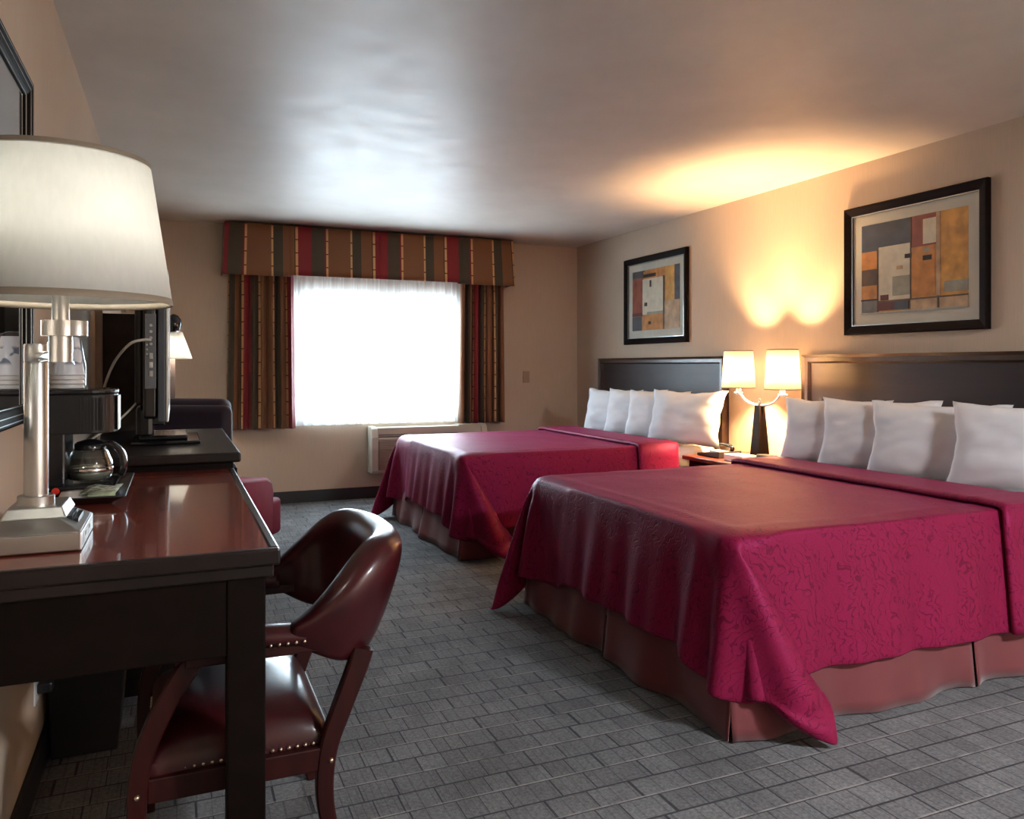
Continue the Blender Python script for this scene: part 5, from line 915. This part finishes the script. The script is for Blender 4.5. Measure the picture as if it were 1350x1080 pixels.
# ================================================================== ARMCHAIR (shell darkened to stand for shade, raspberry seat)
ar = thing('armchair', 'low armchair with its shaded back coloured dark plum and a raspberry seat by the window drape', 'armchair', (.185, 5.42, 0), math.radians(-30))
L = dict(local=True)
def rbox(x0, x1, y0, y1, z0, z1, b=.04): return box(BM(), x0, x1, y0, y1, z0, z1, b, 4)
obj('back_shell', rbox(-.34, .34, -.40, -.30, .20, .985, .045), M['shadefab'], ar, smooth=True, **L)
obj('back_cushion', rbox(-.31, .27, -.30, -.17, .42, 1.02, .05), M['shadefab'], ar, smooth=True, **L)
for s_ in (-1, 1):
    xa, xb = (.27, .36) if s_ > 0 else (-.36, -.27)
    bm = BM(); prism(bm, [(-.34, .12), (.20, .12), (.22, .38), (.19, .46), (.1, .49), (-.2, .52), (-.34, .54)], xa, xb, 'X')
    obj('arm', bm, M['redfab'], ar, bevel=.02, smooth=True, **L)
obj('seat_cushion', rbox(-.27, .27, -.18, .40, .32, .46, .05), M['redfab'], ar, smooth=True, label='raspberry seat cushion', **L)
obj('front_rail', rbox(-.35, .35, -.25, .36, .09, .33, .03), M['redfab'], ar, smooth=True, label='raspberry upholstered base', **L)
for x in (-.29, .29):
    for y in (-.3, .28):
        bm = BM(); lathe(bm, [(.014, 0), (.022, .10)], (x, y, 0), 12); obj('leg', bm, M['darkwood'], ar, **L)

# floor lamp in the corner
fl = thing('corner_lamp', 'lamp with a small white cone shade in the corner past the television', 'lamp', (-.06, 6.55, 0))
bm = BM(); box(bm, -.085, .0, 6.50, 6.58, .0, 1.31, .004); obj('lamp_post', bm, M['taupewood'], fl)
bm = BM(); box(bm, -.20, .10, 6.38, 6.70, 0, .03, .006); obj('foot_plate', bm, M['blackmatte'], fl)
bm = BM(); lathe(bm, [(.115, 1.272), (.112, 1.285), (.045, 1.475)], (.005, 6.50, 0), 36, cap=False)
obj('lamp_shade', bm, M['deskshade'], fl, smooth=True, solid=.002)
bm = BM(); lathe(bm, [(.01, 1.47), (.045, 1.475), (.05, 1.50), (.058, 1.53), (.052, 1.57), (.03, 1.60), (.003, 1.612)], (-.01, 6.50, 0), 28)
tube(bm, [(-.03, 6.53, 1.305), (-.02, 6.515, 1.40), (-.01, 6.50, 1.50)], .008, 8)
obj('black_finial', bm, M['gloss'], fl, smooth=True)

ld = bpy.data.lights.new('corner_fill_bulb', 'POINT'); ld.energy = CORW; ld.color = (1, .90, .80); ld.shadow_soft_size = .03  # bulb added in the corner lamp to brighten the back wall
lo = bpy.data.objects.new('corner_fill_bulb', ld); COL.objects.link(lo); lo.parent = fl; lo.location = Vector((.005, 6.50, 1.36))-fl.location
# ================================================================== MIRROR
mr = thing('wall_mirror', 'large dark-framed wall mirror above the writing desk', 'mirror', (XL, 1.9, 1.08))
MY0, MY1, MZ0, MZ1 = 1.05, 2.47, 1.072, 1.98
bm = BM(); f = .046
sec = [(0, 0), (f, 0), (f, .010), (f*.8, .016), (f*.4, .022), (.006, .024), (0, .02)]
def ring(y, z, dy, dz): return [bm.verts.new((XL+.001+d, y+dy*w_, z+dz*w_)) for w_, d in sec]
R = [ring(MY0, MZ0, 1, 1), ring(MY0, MZ1, 1, -1), ring(MY1, MZ1, -1, -1), ring(MY1, MZ0, -1, 1)]
for i in range(4):
    a, b_ = R[i], R[(i+1) % 4]
    for k in range(len(sec)): bm.faces.new((a[k], a[(k+1) % len(sec)], b_[(k+1) % len(sec)], b_[k]))
obj('mirror_frame', bm, M['frame'], mr)
bm = BM()
for e, d in ((.010, .0235), (.024, .0205), (.043, .0125)):
    for A in ((MY0+e, MY0+e+.0022, MZ0+e, MZ1-e), (MY1-e-.0022, MY1-e, MZ0+e, MZ1-e), (MY0+e, MY1-e, MZ0+e, MZ0+e+.0022), (MY0+e, MY1-e, MZ1-e-.0022, MZ1-e)):
        box(bm, XL+d-.004, XL+d+.0012, *A)
obj('silver_bead', bm, M['silver'], mr)
obj('mirror_glass', box(BM(), XL+.002, XL+.008, MY0+f*.8, MY1-f*.8, MZ0+f*.8, MZ1-f*.8), M['mirror'], mr)

# ================================================================== DESK LAMP
PXL, PYL = -.280, 2.0
lp = thing('desk_lamp', 'brushed nickel desk lamp with a big white drum shade and power outlet base', 'lamp', (PXL, PYL, DZ))
bm = BM()
def frustum(bm, a, b_):   # a,b = (x0,x1,y0,y1,z)
    lo_ = [bm.verts.new((a[i], a[j], a[4])) for i, j in ((0, 2), (1, 2), (1, 3), (0, 3))]
    hi = [bm.verts.new((b_[i], b_[j], b_[4])) for i, j in ((0, 2), (1, 2), (1, 3), (0, 3))]
    for k in range(4): bm.faces.new((lo_[k], lo_[(k+1) % 4], hi[(k+1) % 4], hi[k]))
    bm.faces.new(lo_); bm.faces.new(hi)
frustum(bm, (XL+.027, -.180, 1.875, 2.12, DZ+.002), (XL+.027, -.180, 1.875, 2.12, DZ+.040))
frustum(bm, (XL+.028, -.181, 1.876, 2.12, DZ+.040), (XL+.040, -.225, 1.925, 2.10, DZ+.063))
frustum(bm, (XL+.038, -.214, 1.93, 2.10, DZ+.063), (XL+.048, -.224, 1.945, 2.085, DZ+.086))
lb = obj('lamp_base', bm, M['steel2'], lp, bevel=.003)
op = BM(); box(op, -.22, -.1795, 1.90, 2.09, DZ+.012, DZ+.0405); obj('outlet_block', op, M['steel2'], lb, bevel=.002)
for k in range(2):
    bm = BM(); box(bm, -.1797, -.1785, 1.915+k*.08, 1.965+k*.08, DZ+.016, DZ+.036); obj('outlet_socket', bm, M['white'], lb, bevel=.001)
    bm = BM()
    box(bm, -.1787, -.1780, 1.930+k*.08, 1.934+k*.08, DZ+.022, DZ+.032); box(bm, -.1787, -.1780, 1.944+k*.08, 1.948+k*.08, DZ+.022, DZ+.032)
    obj('socket_slot', bm, M['black'], lb)
for k in range(2):
    bm = BM(); box(bm, -.216+.012*k, -.206+.012*k, 1.955, 2.06, DZ+.0525-.006*k, DZ+.0625-.006*k); obj('switch_slot', bm, M['black'], lb)
bm = BM(); lathe(bm, [(.036, DZ+.084), (.036, DZ+.104), (.034, DZ+.106)], (PXL, PYL, 0), 40); obj('pole_collar', bm, M['steel'], lp, smooth=True, auto=.6)
bm = BM(); lathe(bm, [(.0235, DZ+.10), (.0235, 1.225), (.0225, 1.227), (.0235, 1.229), (.0235, 1.262), (.0225, 1.266)], (PXL, PYL, 0), 40); obj('pole', bm, M['steel'], lp, smooth=True, auto=.6)
HX, HY = -.190, 1.63
bm = BM(); lathe(bm, [(.021, 1.245), (.021, 1.262), (.008, 1.264)], (HX-.004, HY+.03, 0), 24)
tube(bm, [(PXL+.01, PYL-.02, 1.238), (HX, HY+.02, 1.238)], .011, 12)
obj('swing_arm', bm, M['chrome'], lp, smooth=True, auto=.6)
bm = BM(); lathe(bm, [(.019, 1.225), (.019, 1.272), (.031, 1.272), (.031, 1.300), (.014, 1.300), (.014, 1.37)], (HX, HY, 0), 32); obj('socket_stem', bm, M['steel'], lp, smooth=True, auto=.6)
bm = BM(); lathe(bm, [(.022, 1.2725), (.022, 1.2995)], (HX+.022, HY-.004, 0), 20); obj('rotary_switch', bm, M['steel2'], lp, smooth=True, auto=.6)
SR, ST, SZ0, SZ1 = .185, .147, 1.333, 1.590
bm = BM(); lathe(bm, [(SR, SZ0), (ST, SZ1)], (HX, HY, 0), 72, cap=False); shd = obj('lamp_shade', bm, M['deskshade'], lp, smooth=True, solid=.002)
bm = BM(); lathe(bm, [(SR+.0015, SZ0-.002), (SR, SZ0+.010), (SR-.003, SZ0+.010), (SR-.0015, SZ0-.002), (SR+.0015, SZ0-.002)], (HX, HY, 0), 72, cap=False)
obj('shade_trim', bm, M['trimband'], shd, smooth=True)
bm = BM(); lathe(bm, [(ST+.002, SZ1-.008), (ST+.0015, SZ1+.002), (ST-.003, SZ1+.002), (ST-.002, SZ1-.008), (ST+.002, SZ1-.008)], (HX, HY, 0), 72, cap=False)
obj('shade_trim', bm, M['trimband'], shd, smooth=True)
bm = BM()
for k in range(3):
    a = k*2*PI/3+.5; tube(bm, [(HX, HY, 1.365), (HX+(SR-.006)*math.cos(a), HY+(SR-.006)*math.sin(a), 1.355)], .002, 6)
obj('shade_spider', bm, M['steel'], lp)
bm = BM(); lathe(bm, [(.012, 1.37), (.015, 1.39), (.03, 1.43), (.03, 1.45), (.018, 1.475), (.002, 1.482)], (HX, HY, 0), 24); obj('bulb', bm, mottled('frosted_bulb', (.9, .88, .82), .4, .02), lp, smooth=True)
ld = bpy.data.lights.new('desk_bulb', 'POINT'); ld.energy = DESKW; ld.color = (1, .97, .90); ld.shadow_soft_size = .03
lo = bpy.data.objects.new('desk_bulb', ld); COL.objects.link(lo); lo.parent = lp; lo.location = Vector((HX, HY, 1.50))-lp.location
cable('black lamp cord lying on the desk behind the lamp base', [(XL+.06, 2.11, DZ+.006), (XL+.035, 2.2, DZ+.006), (XL+.03, 2.34, DZ+.006), (XL+.02, 2.45, DZ+.006)], .004, 'black', 'lamp_cord')

# ================================================================== TRAY + COFFEE MAKER + CUPS + PAPERS
tr = thing('serving_tray', 'black rectangular tray under the coffee maker on the desk', 'tray', (-.24, 2.72, DZ))
bm = BM()
a = (-.345, -.165, 2.50, 2.94, DZ+.004); b2 = (-.362, -.128, 2.465, 2.975, DZ+.024)
lo_ = [bm.verts.new((a[i], a[j], a[4])) for i, j in ((0, 2), (1, 2), (1, 3), (0, 3))]; hi = [bm.verts.new((b2[i], b2[j], b2[4])) for i, j in ((0, 2), (1, 2), (1, 3), (0, 3))]
for k in range(4): bm.faces.new((lo_[k], lo_[(k+1) % 4], hi[(k+1) % 4], hi[k]))
bm.faces.new(lo_)
obj('tray_body', bm, M['tray'], tr, solid=.004, bevel=.002)
TZ = DZ+.005
cm = thing('coffee_maker', 'black coffee maker with a glass carafe on the tray', 'coffee maker', (-.25, 2.68, TZ))
cy0, cy1 = 2.60, 2.80
bm = BM(); box(bm, -.340, -.292, cy0, cy1, TZ, 1.134, .006); obj('water_column', bm, M['gloss'], cm)
bm = BM(); box(bm, -.341, -.160, cy0-.004, cy1+.004, TZ, TZ+.036, .008); obj('warming_base', bm, M['gloss'], cm)
bm = BM()
prof = []
cxx = -.215; 
def stad(x0, x1, y0, y1, n=12):
    r = (y1-y0)/2; cyy = (y0+y1)/2; pts_ = [(x0, y0)]
    for k in range(n+1):
        a_ = -PI/2+PI*k/n; pts_.append((x1-r*.6+r*.6*math.cos(a_), cyy+r*math.sin(a_)))
    pts_.append((x0, y1)); return pts_
prism(bm, stad(-.340, -.160, cy0-.004, cy1+.004), 1.02, 1.135, 'Z'); obj('brew_housing', bm, M['black'], cm, bevel=.003)
bm = BM(); prism(bm, stad(-.343, -.158, cy0-.006, cy1+.006), 1.135, 1.150, 'Z'); obj('lid', bm, M['gloss'], cm, bevel=.004)
bm = BM(); 
for k in range(9):
    x = -.255+k*.0085; box(bm, x, x+.003, cy0-.0065, cy0-.003, 1.03, 1.125)
obj('rib_trim', bm, M['black'], cm)
bm = BM(); box(bm, -.1615, -.1565, 2.655, 2.745, 1.025, 1.130, .002); obj('chrome_strip', bm, M['silver'], cm)
bm = BM(); lathe(bm, [(.011, 0), (.011, -.006), (.009, -.008)], (-.316, cy0, TZ+.022), 20, 'Y'); obj('power_button', bm, M['red'], cm, smooth=False, label='round red power button')
ccx, ccy = -.236, 2.69
bm = BM(); lathe(bm, [(.030, TZ+.040), (.055, TZ+.046), (.062, TZ+.065), (.060, TZ+.095), (.048, TZ+.125), (.040, TZ+.138)], (ccx, ccy, 0), 40, cap=False)
cf = obj('carafe', bm, M['carafe'], cm, smooth=True, solid=.0025)
bm = BM(); lathe(bm, [(.0425, TZ+.132), (.0435, TZ+.148), (.034, TZ+.156), (.012, TZ+.162), (.0, TZ+.163)], (ccx, ccy, 0), 32, cap=False); obj('carafe_lid', bm, M['gloss'], cf, smooth=True)
bm = BM(); lathe(bm, [(.0615, TZ+.068), (.0632, TZ+.070), (.0632, TZ+.078), (.0612, TZ+.080)], (ccx, ccy, 0), 40, cap=False); obj('chrome_band', bm, M['chrome'], cf, smooth=True, solid=.001)
bm = BM(); sweep_rect(bm, smooth_path([(ccx+.036, ccy-.012, TZ+.146), (ccx+.062, ccy-.02, TZ+.148), (ccx+.088, ccy-.03, TZ+.120), (ccx+.094, ccy-.032, TZ+.080), (ccx+.086, ccy-.028, TZ+.055)], 6), .015, .022, (.3, .95, 0)); obj('carafe_handle', bm, M['gloss'], cf, smooth=True)
bm = BM(); lathe(bm, [(.0, TZ+.044), (.050, TZ+.045), (.057, TZ+.06), (.0572, TZ+.07), (.0, TZ+.0701)], (ccx, ccy, 0), 32, cap=False); obj('coffee_residue', bm, mottled('pale_glass_base', (.35, .36, .33), .15, .1), cf, smooth=True)
# cups, upside down and nested, each in film
cupx, cupy = -.298, 2.70
CUPL = ['upside-down wrapped paper cup on the coffee maker, outermost of its stack', 'wrapped paper cup nested second in the stack on the coffee maker', 'wrapped paper cup nested third in the stack on the coffee maker', 'lowest rim of the wrapped paper cups on the coffee maker']
m, nt, b = new_mat('printed_paper_cup')
v = coords(nt, 'Object', (1, 1, 1)); f_ = noise_tex(nt, v, 26, 1)
sp = N(nt, 'ShaderNodeSeparateXYZ'); nt.links.new(v, sp.inputs[0])
band = ramp(nt, sp.outputs[2], [(.030, (0, 0, 0)), (.038, (1, 1, 1)), (.080, (1, 1, 1)), (.088, (0, 0, 0))])
leaf = ramp(nt, f_, [(.50, (0, 0, 0)), (.53, (1, 1, 1))])
mu = N(nt, 'ShaderNodeMixRGB', blend_type='MULTIPLY'); mu.inputs[0].default_value = 1; nt.links.new(band, mu.inputs[1]); nt.links.new(leaf, mu.inputs[2])
mc = N(nt, 'ShaderNodeMixRGB'); nt.links.new(mu.outputs[0], mc.inputs[0]); mc.inputs[1].default_value = (.72, .76, .80, 1); mc.inputs[2].default_value = (.16, .20, .27, 1)
nt.links.new(mc.outputs[0], b.inputs['Base Color']); b.inputs['Roughness'].default_value = .35
M['cup'] = m
for k in range(4):
    zb = 1.1505+(3-k)*.013
    hgt = .115
    root = thing('paper_cup', CUPL[k], 'cup', (cupx, cupy, zb), 0, 'wrapped cups stacked on the coffee maker')
    bm = BM(); s0 = 1-k*.012
    lathe(bm, [(.0455*s0, .003), (.0475*s0, 0), (.0485*s0, .003), (.0465*s0, .008), (.032*s0, hgt-.004), (.030*s0, hgt-k*.002), (.012*s0, hgt-.002-k*.002), (0, hgt-.002-k*.002)], (0, 0, 0), 40, cap=False)
    obj('cup_body', bm, M['cup'] if k == 0 else M['white'], root, smooth=True, local=True)
    if k == 0:
        bm = BM(); G = []
        for i in range(41):
            a_ = 2*PI*(i % 40)/40; row = []
            for j, (r_, h_) in enumerate([(.0505, -.03), (.0515, 0), (.050, .03), (.044, .07), (.037, .105), (.033, .122), (.012, .130)]):
                q = 1+.045*noise.noise(Vector((math.cos(a_)*2, math.sin(a_)*2, h_*25)))*2
                row.append(bm.verts.new((r_*q*math.cos(a_), r_*q*math.sin(a_), h_)))
            G.append(row)
        grid_faces(bm, G); bmesh.ops.remove_doubles(bm, verts=bm.verts, dist=1e-5)
        obj('plastic_wrap', bm, M['film'], root, smooth=True, local=True)
# papers
bm = BM(); G = [[bm.verts.new((-.300+.125*i/6, 2.485+.10*j/5, TZ+.012+.004*math.sin(i*.9)+.002*j)) for j in range(6)] for i in range(7)]
grid_faces(bm, G); o = obj('leaflet', bm, M['paper'], None, smooth=True, solid=.0015); tag(o, 'white leaflet lying flat at the front of the black tray', 'leaflet')
m, nt, b = new_mat('printed_menu_card')
v = coords(nt, 'Object', (1, 2.5, 1)); f_ = noise_tex(nt, v, 55, 2, .6)
nt.links.new(ramp(nt, f_, [(.44, (.12, .16, .12)), (.52, (.62, .66, .52)), (.8, (.70, .72, .62))]), b.inputs['Base Color']); M['menu'] = m
bm = BM(); G = [[bm.verts.new((-.248+.09*i/4+.004*j, 2.50+.11*j/4, TZ+.022+.008*i/4*0+.012*(j/4)+.002*math.sin(i*1.5))) for j in range(5)] for i in range(5)]
grid_faces(bm, G); o = obj('printed_packet', bm, M['menu'], None, smooth=True, solid=.002); tag(o, 'printed tea packet lying on the white leaflet in the tray', 'packet')
bm = BM(); G = [[bm.verts.new((-.225+.07*i/4, 2.478+.03*j/3, TZ+.020+.003*j)) for j in range(4)] for i in range(5)]
grid_faces(bm, G); o = obj('condiment_sachet', bm, M['card'], None, smooth=True, solid=.002); tag(o, 'pale green sachet at the edge of the black tray', 'sachet')

# ================================================================== UNDER THE DESK
wbk = thing('waste_basket', 'black rectangular waste basket against the wall beneath the desk', 'waste basket', (-.25, 2.92, 0))
bm = BM(); A = (-.352, -.17, 2.80, 3.05, .002); Bq = (-.360, -.145, 2.78, 3.07, .30)
lo_ = [bm.verts.new((A[i], A[j], A[4])) for i, j in ((0, 2), (1, 2), (1, 3), (0, 3))]; hi = [bm.verts.new((Bq[i], Bq[j], Bq[4])) for i, j in ((0, 2), (1, 2), (1, 3), (0, 3))]
for k in range(4): bm.faces.new((lo_[k], lo_[(k+1) % 4], hi[(k+1) % 4], hi[k]))
bm.faces.new(lo_); obj('bin_body', bm, M['blackmatte'], wbk, solid=.004, bevel=.004)
bm = BM()
for a_ in ((-.366, -.139, 2.774, 2.786), (-.366, -.139, 3.064, 3.076), (-.366, -.354, 2.786, 3.064), (-.151, -.139, 2.786, 3.064)): box(bm, *a_, .296, .306)
obj('bin_rim', bm, M['black'], wbk)
wo = thing('wall_outlet', 'wall outlet with two black plugs beneath the desk', 'wall outlet', (XL, 2.66, .30))
obj('cover_plate', box(BM(), XL+.0005, XL+.006, 2.62, 2.70, .24, .36), M['white'], wo, bevel=.002)
for k in range(2): obj('plug', box(BM(), XL+.006, XL+.045, 2.645, 2.678, .265+k*.045, .295+k*.045, .005), M['black'], wo)
cable('dark power cord hanging from the desk to the wall outlet', [(XL+.03, 2.45, .78), (XL+.03, 2.38, .6), (XL+.04, 2.36, .47), (XL+.05, 2.48, .40), (XL+.055, 2.62, .37), (XL+.045, 2.66, .325)], .004, 'black', 'power_cord')

# ================================================================== DESK CHAIR (captain's chair, oxblood leather)
ch = thing('desk_chair', 'oxblood leather captain chair with brass nailheads pushed up to the desk', 'chair', (.18, 2.13, 0))
CN, CF = 1.862, 2.40     # near and far sides
def sy_(y): return y
# seat
bm = BM(); n = 20; top = []; 
sx0, sx1 = -.055, .335
def seatz(u, v):
    e = max(0, (1-abs(u)**3.5))**.5*max(0, (1-abs(v)**3.5))**.5
    return .355+.075*e
G = []
for i in range(n+1):
    u = -1+2*i/n; row = []
    for j in range(n+1):
        v_ = -1+2*j/n
        taper = 1-.05*(u+1)/2
        row.append(bm.verts.new((sx0+(sx1-sx0)*(u+1)/2, (CN+CF)/2+(CF-CN)/2*.94*taper*v_, seatz(u, v_))))
    G.append(row)
grid_faces(bm, G)
rim = [G[i][0] for i in range(n+1)]+[G[n][j] for j in range(1, n+1)]+[G[i][n] for i in range(n-1, -1, -1)]+[G[0][j] for j in range(n-1, 0, -1)]
low = [bm.verts.new((v.co.x, v.co.y, .318)) for v in rim]
for k in range(len(rim)): bm.faces.new((rim[k], rim[(k+1) % len(rim)], low[(k+1) % len(rim)], low[k]))
bm.faces.new(low)
obj('seat', bm, M['leather'], ch, smooth=True, auto=.9, bevel=0)
bm = BM(); box(bm, sx0, sx1, CN+.004, CN+.030, .275, .328, .003); box(bm, sx0, sx1, CF-.030, CF-.004, .275, .328, .003); box(bm, sx0-.01, sx0+.015, CN+.03, CF-.03, .275, .328, .003); box(bm, sx1-.01, sx1+.015, CN+.04, CF-.04, .275, .328, .003)
obj('seat_rail', bm, M['chairwood'], ch)
def studs(pts_, r=.0045):
    bm = BM()
    for p in pts_:
        m4 = Matrix.Translation(p); bmesh.ops.create_uvsphere(bm, u_segments=8, v_segments=6, radius=r, matrix=m4)
    return bm
for P_ in ([(sx0+.02+k*.0185, CN+.0225, .334) for k in range(19)], [(sx0+.02+k*.0185, CF-.0225, .334) for k in range(19)],
           [(sx1+.001, CN+.06+k*.0185, .334) for k in range(22)], [(sx0-.001, CN+.06+k*.0185, .334) for k in range(22)]):
    obj('nailhead_trim', studs(P_), M['brass'], ch, smooth=True)
# legs
def leg(pts_, w, d): 
    bm = BM(); pp = smooth_path(pts_, 6); n_ = len(pp)
    ws = [w[0]+(w[1]-w[0])*i/(n_-1) for i in range(n_)]
    sweep_rect(bm, pp, ws, d, (0, 1, 0)); return bm
for y in (CN+.017, CF-.017):
    obj('leg', leg([(.412, y, .545), (.398, y, .50), (.362, y, .41), (.330, y, .32), (.322, y, .22), (.338, y, .12), (.375, y, .001)], (.050, .034), .032), M['chairwood'], ch, smooth=True, auto=.7)
    obj('leg', leg([(.045, y, .58), (.015, y, .54), (-.030, y, .46), (-.062, y, .38), (-.075, y, .30), (-.075, y, .18), (-.068, y, .001)], (.048, .036), .034), M['chairwood'], ch, smooth=True, auto=.7)
    for bx_, bo_ in ((.335, .017), (-.075, .018)):
        obj('bolt_cap', studs([(bx_, y+(-bo_ if y < 2 else bo_), .297)], .006), M['brass'], ch, smooth=True)
# padded U-shaped back
bm = BM(); nt_ = 56; ns_ = 18; rings = []
XC, YC = .235, (CN+CF)/2
def upath(t):
    a_ = t*PI/2
    c_, s_2 = math.cos(a_), math.sin(a_)
    e_ = 2/2.9
    return XC+.228*abs(c_)**e_, YC+.262*math.copysign(abs(s_2)**e_, -t)*-1*-1
for i in range(nt_+1):
    t = -1+2*i/nt_
    t = math.copysign(abs(t)**.9, t)
    x, y = upath(t); x2, y2 = upath(t+.01 if t < .99 else t-.01)
    tx, ty = (x2-x, y2-y) if t < .99 else (x-x2, y-y2)
    l_ = math.hypot(tx, ty) or 1; nx_, ny_ = ty/l_, -tx/l_
    if (x+nx_*.01-XC)*(x-XC)+(y+ny_*.01-YC)*(y-YC) < (x-XC)**2+(y-YC)**2: nx_, ny_ = -nx_, -ny_
    k_ = 1-abs(t)**2.2
    k2 = max(0, 1-abs(t)**6)
    ztop = .625+.175*math.sin(PI/2*max(0, min(1, (1-abs(t))/.62)))
    zbot = .575-.062*math.sin(PI/2*min(1, (1-abs(t))/.35))
    zbot += .05*max(0, 1-abs(t)/.5)
    if t > 0: zbot += 0
    th = .020+.022*k2
    lean = .034*k_+.010
    ring_ = []
    for j in range(ns_):
        b_ = 2*PI*j/ns_
        cc, ss = math.cos(b_), math.sin(b_)
        h_ = (math.copysign(abs(ss)**.75, ss)+1)/2
        z = zbot+(ztop-zbot)*h_
        thick = th*(.70+.95*h_**1.6)
        off = thick*math.copysign(abs(cc)**.8, cc)+lean*h_**1.3+.010*k2*math.sin(PI*h_)
        ring_.append(bm.verts.new((x+nx_*off, y+ny_*off, z)))
    rings.append(ring_)
for a_, b_ in zip(rings, rings[1:]):
    for k in range(ns_): bm.faces.new((a_[k], a_[(k+1) % ns_], b_[(k+1) % ns_], b_[k]))
bm.faces.new(rings[0]); bm.faces.new(rings[-1])
obj('backrest', bm, M['leather'], ch, smooth=True, subsurf=1)
# arms
for s_ in (-1, 1):
    y = CN+.012 if s_ < 0 else CF-.012
    bm = BM(); pp = smooth_path([(.275, y, .597), (.20, y, .603), (.10, y, .606), (.03, y, .600), (.0, y, .585)], 6)
    rings = []
    for i, p in enumerate(pp):
        rings.append([bm.verts.new((p.x, p.y+.036*math.copysign(abs(math.cos(a_))**.8, math.cos(a_)), p.z+.024*math.sin(a_))) for a_ in [2*PI*k/14 for k in range(14)]])
    for a_, b_ in zip(rings, rings[1:]):
        for k in range(14): bm.faces.new((a_[k], a_[(k+1) % 14], b_[(k+1) % 14], b_[k]))
    bm.faces.new(rings[0]); bm.faces.new(rings[-1])
    obj('arm_pad', bm, M['leather'], ch, smooth=True)
    bm = BM(); box(bm, .02, .32, y-.020, y+.020, .558, .583, .004); obj('arm_rail', bm, M['chairwood'], ch)
    obj('arm_nailheads', studs([(.03+k*.0185, y-.0375*(1 if s_ < 0 else -1), .592) for k in range(14)], .0042), M['brass'], ch, smooth=True)

# ================================================================== ADDED FILL LIGHT shaped as a ceiling fixture, unseen behind the camera
cl = thing('fill_ceiling_light', 'unseen round frosted ceiling light added behind the camera as fill', 'ceiling light', (2.7, -.9, ZC))
em, ent, eb = new_mat('lit_frosted_glass'); eb.inputs['Base Color'].default_value = (.9, .9, .9, 1)
eb.inputs['Emission Color'].default_value = (.95, .96, 1, 1); eb.inputs['Emission Strength'].default_value = 2
bm = BM(); lathe(bm, [(.17, 0), (.17, -.03), (.14, -.07), (.06, -.09), (0, -.092)], (0, 0, 0), 40, cap=False); obj('diffuser', bm, em, cl, smooth=True, local=True)
bm = BM(); lathe(bm, [(.18, -.001), (.18, -.022), (.165, -.022)], (0, 0, 0), 40, cap=False); obj('rim', bm, M['silver'], cl, smooth=True, local=True)
ld = bpy.data.lights.new('entrance_fill_light', 'AREA'); ld.shape = 'DISK'; ld.size = .5; ld.energy = ENTW; ld.color = ENTC  # added fill that lifts the room from behind the camera
lo = bpy.data.objects.new('entrance_fill_light', ld); COL.objects.link(lo); lo.parent = cl; lo.location = (0, 0, -.11); lo.rotation_euler = (0, 0, 0)
# ------------------------------------------------------------------ daylight
w = bpy.data.worlds.new('world'); SC.world = w; w.use_nodes = True
bg = w.node_tree.nodes['Background']
wn = w.node_tree
tcw = wn.nodes.new('ShaderNodeTexCoord'); spw = wn.nodes.new('ShaderNodeSeparateXYZ'); wn.links.new(tcw.outputs['Generated'], spw.inputs[0])
rw = wn.nodes.new('ShaderNodeValToRGB'); wn.links.new(spw.outputs[2], rw.inputs[0])
rw.color_ramp.elements[0].position = 0.0; rw.color_ramp.elements[0].color = (.56, .65, .74, 1)
rw.color_ramp.elements[1].position = .12; rw.color_ramp.elements[1].color = (.72, .87, 1.0, 1)
wn.links.new(rw.outputs[0], bg.inputs[0]); bg.inputs[1].default_value = SKYW
pl = bpy.data.lights.new('daylight_portal', 'AREA'); pl.shape = 'RECTANGLE'; pl.size = WX1-WX0; pl.size_y = WZ1-WZ0
pl.cycles.is_portal = True
po = bpy.data.objects.new('daylight_portal', pl); COL.objects.link(po); po.location = ((WX0+WX1)/2, YB+.10, (WZ0+WZ1)/2); po.rotation_euler = (-PI/2, 0, 0)
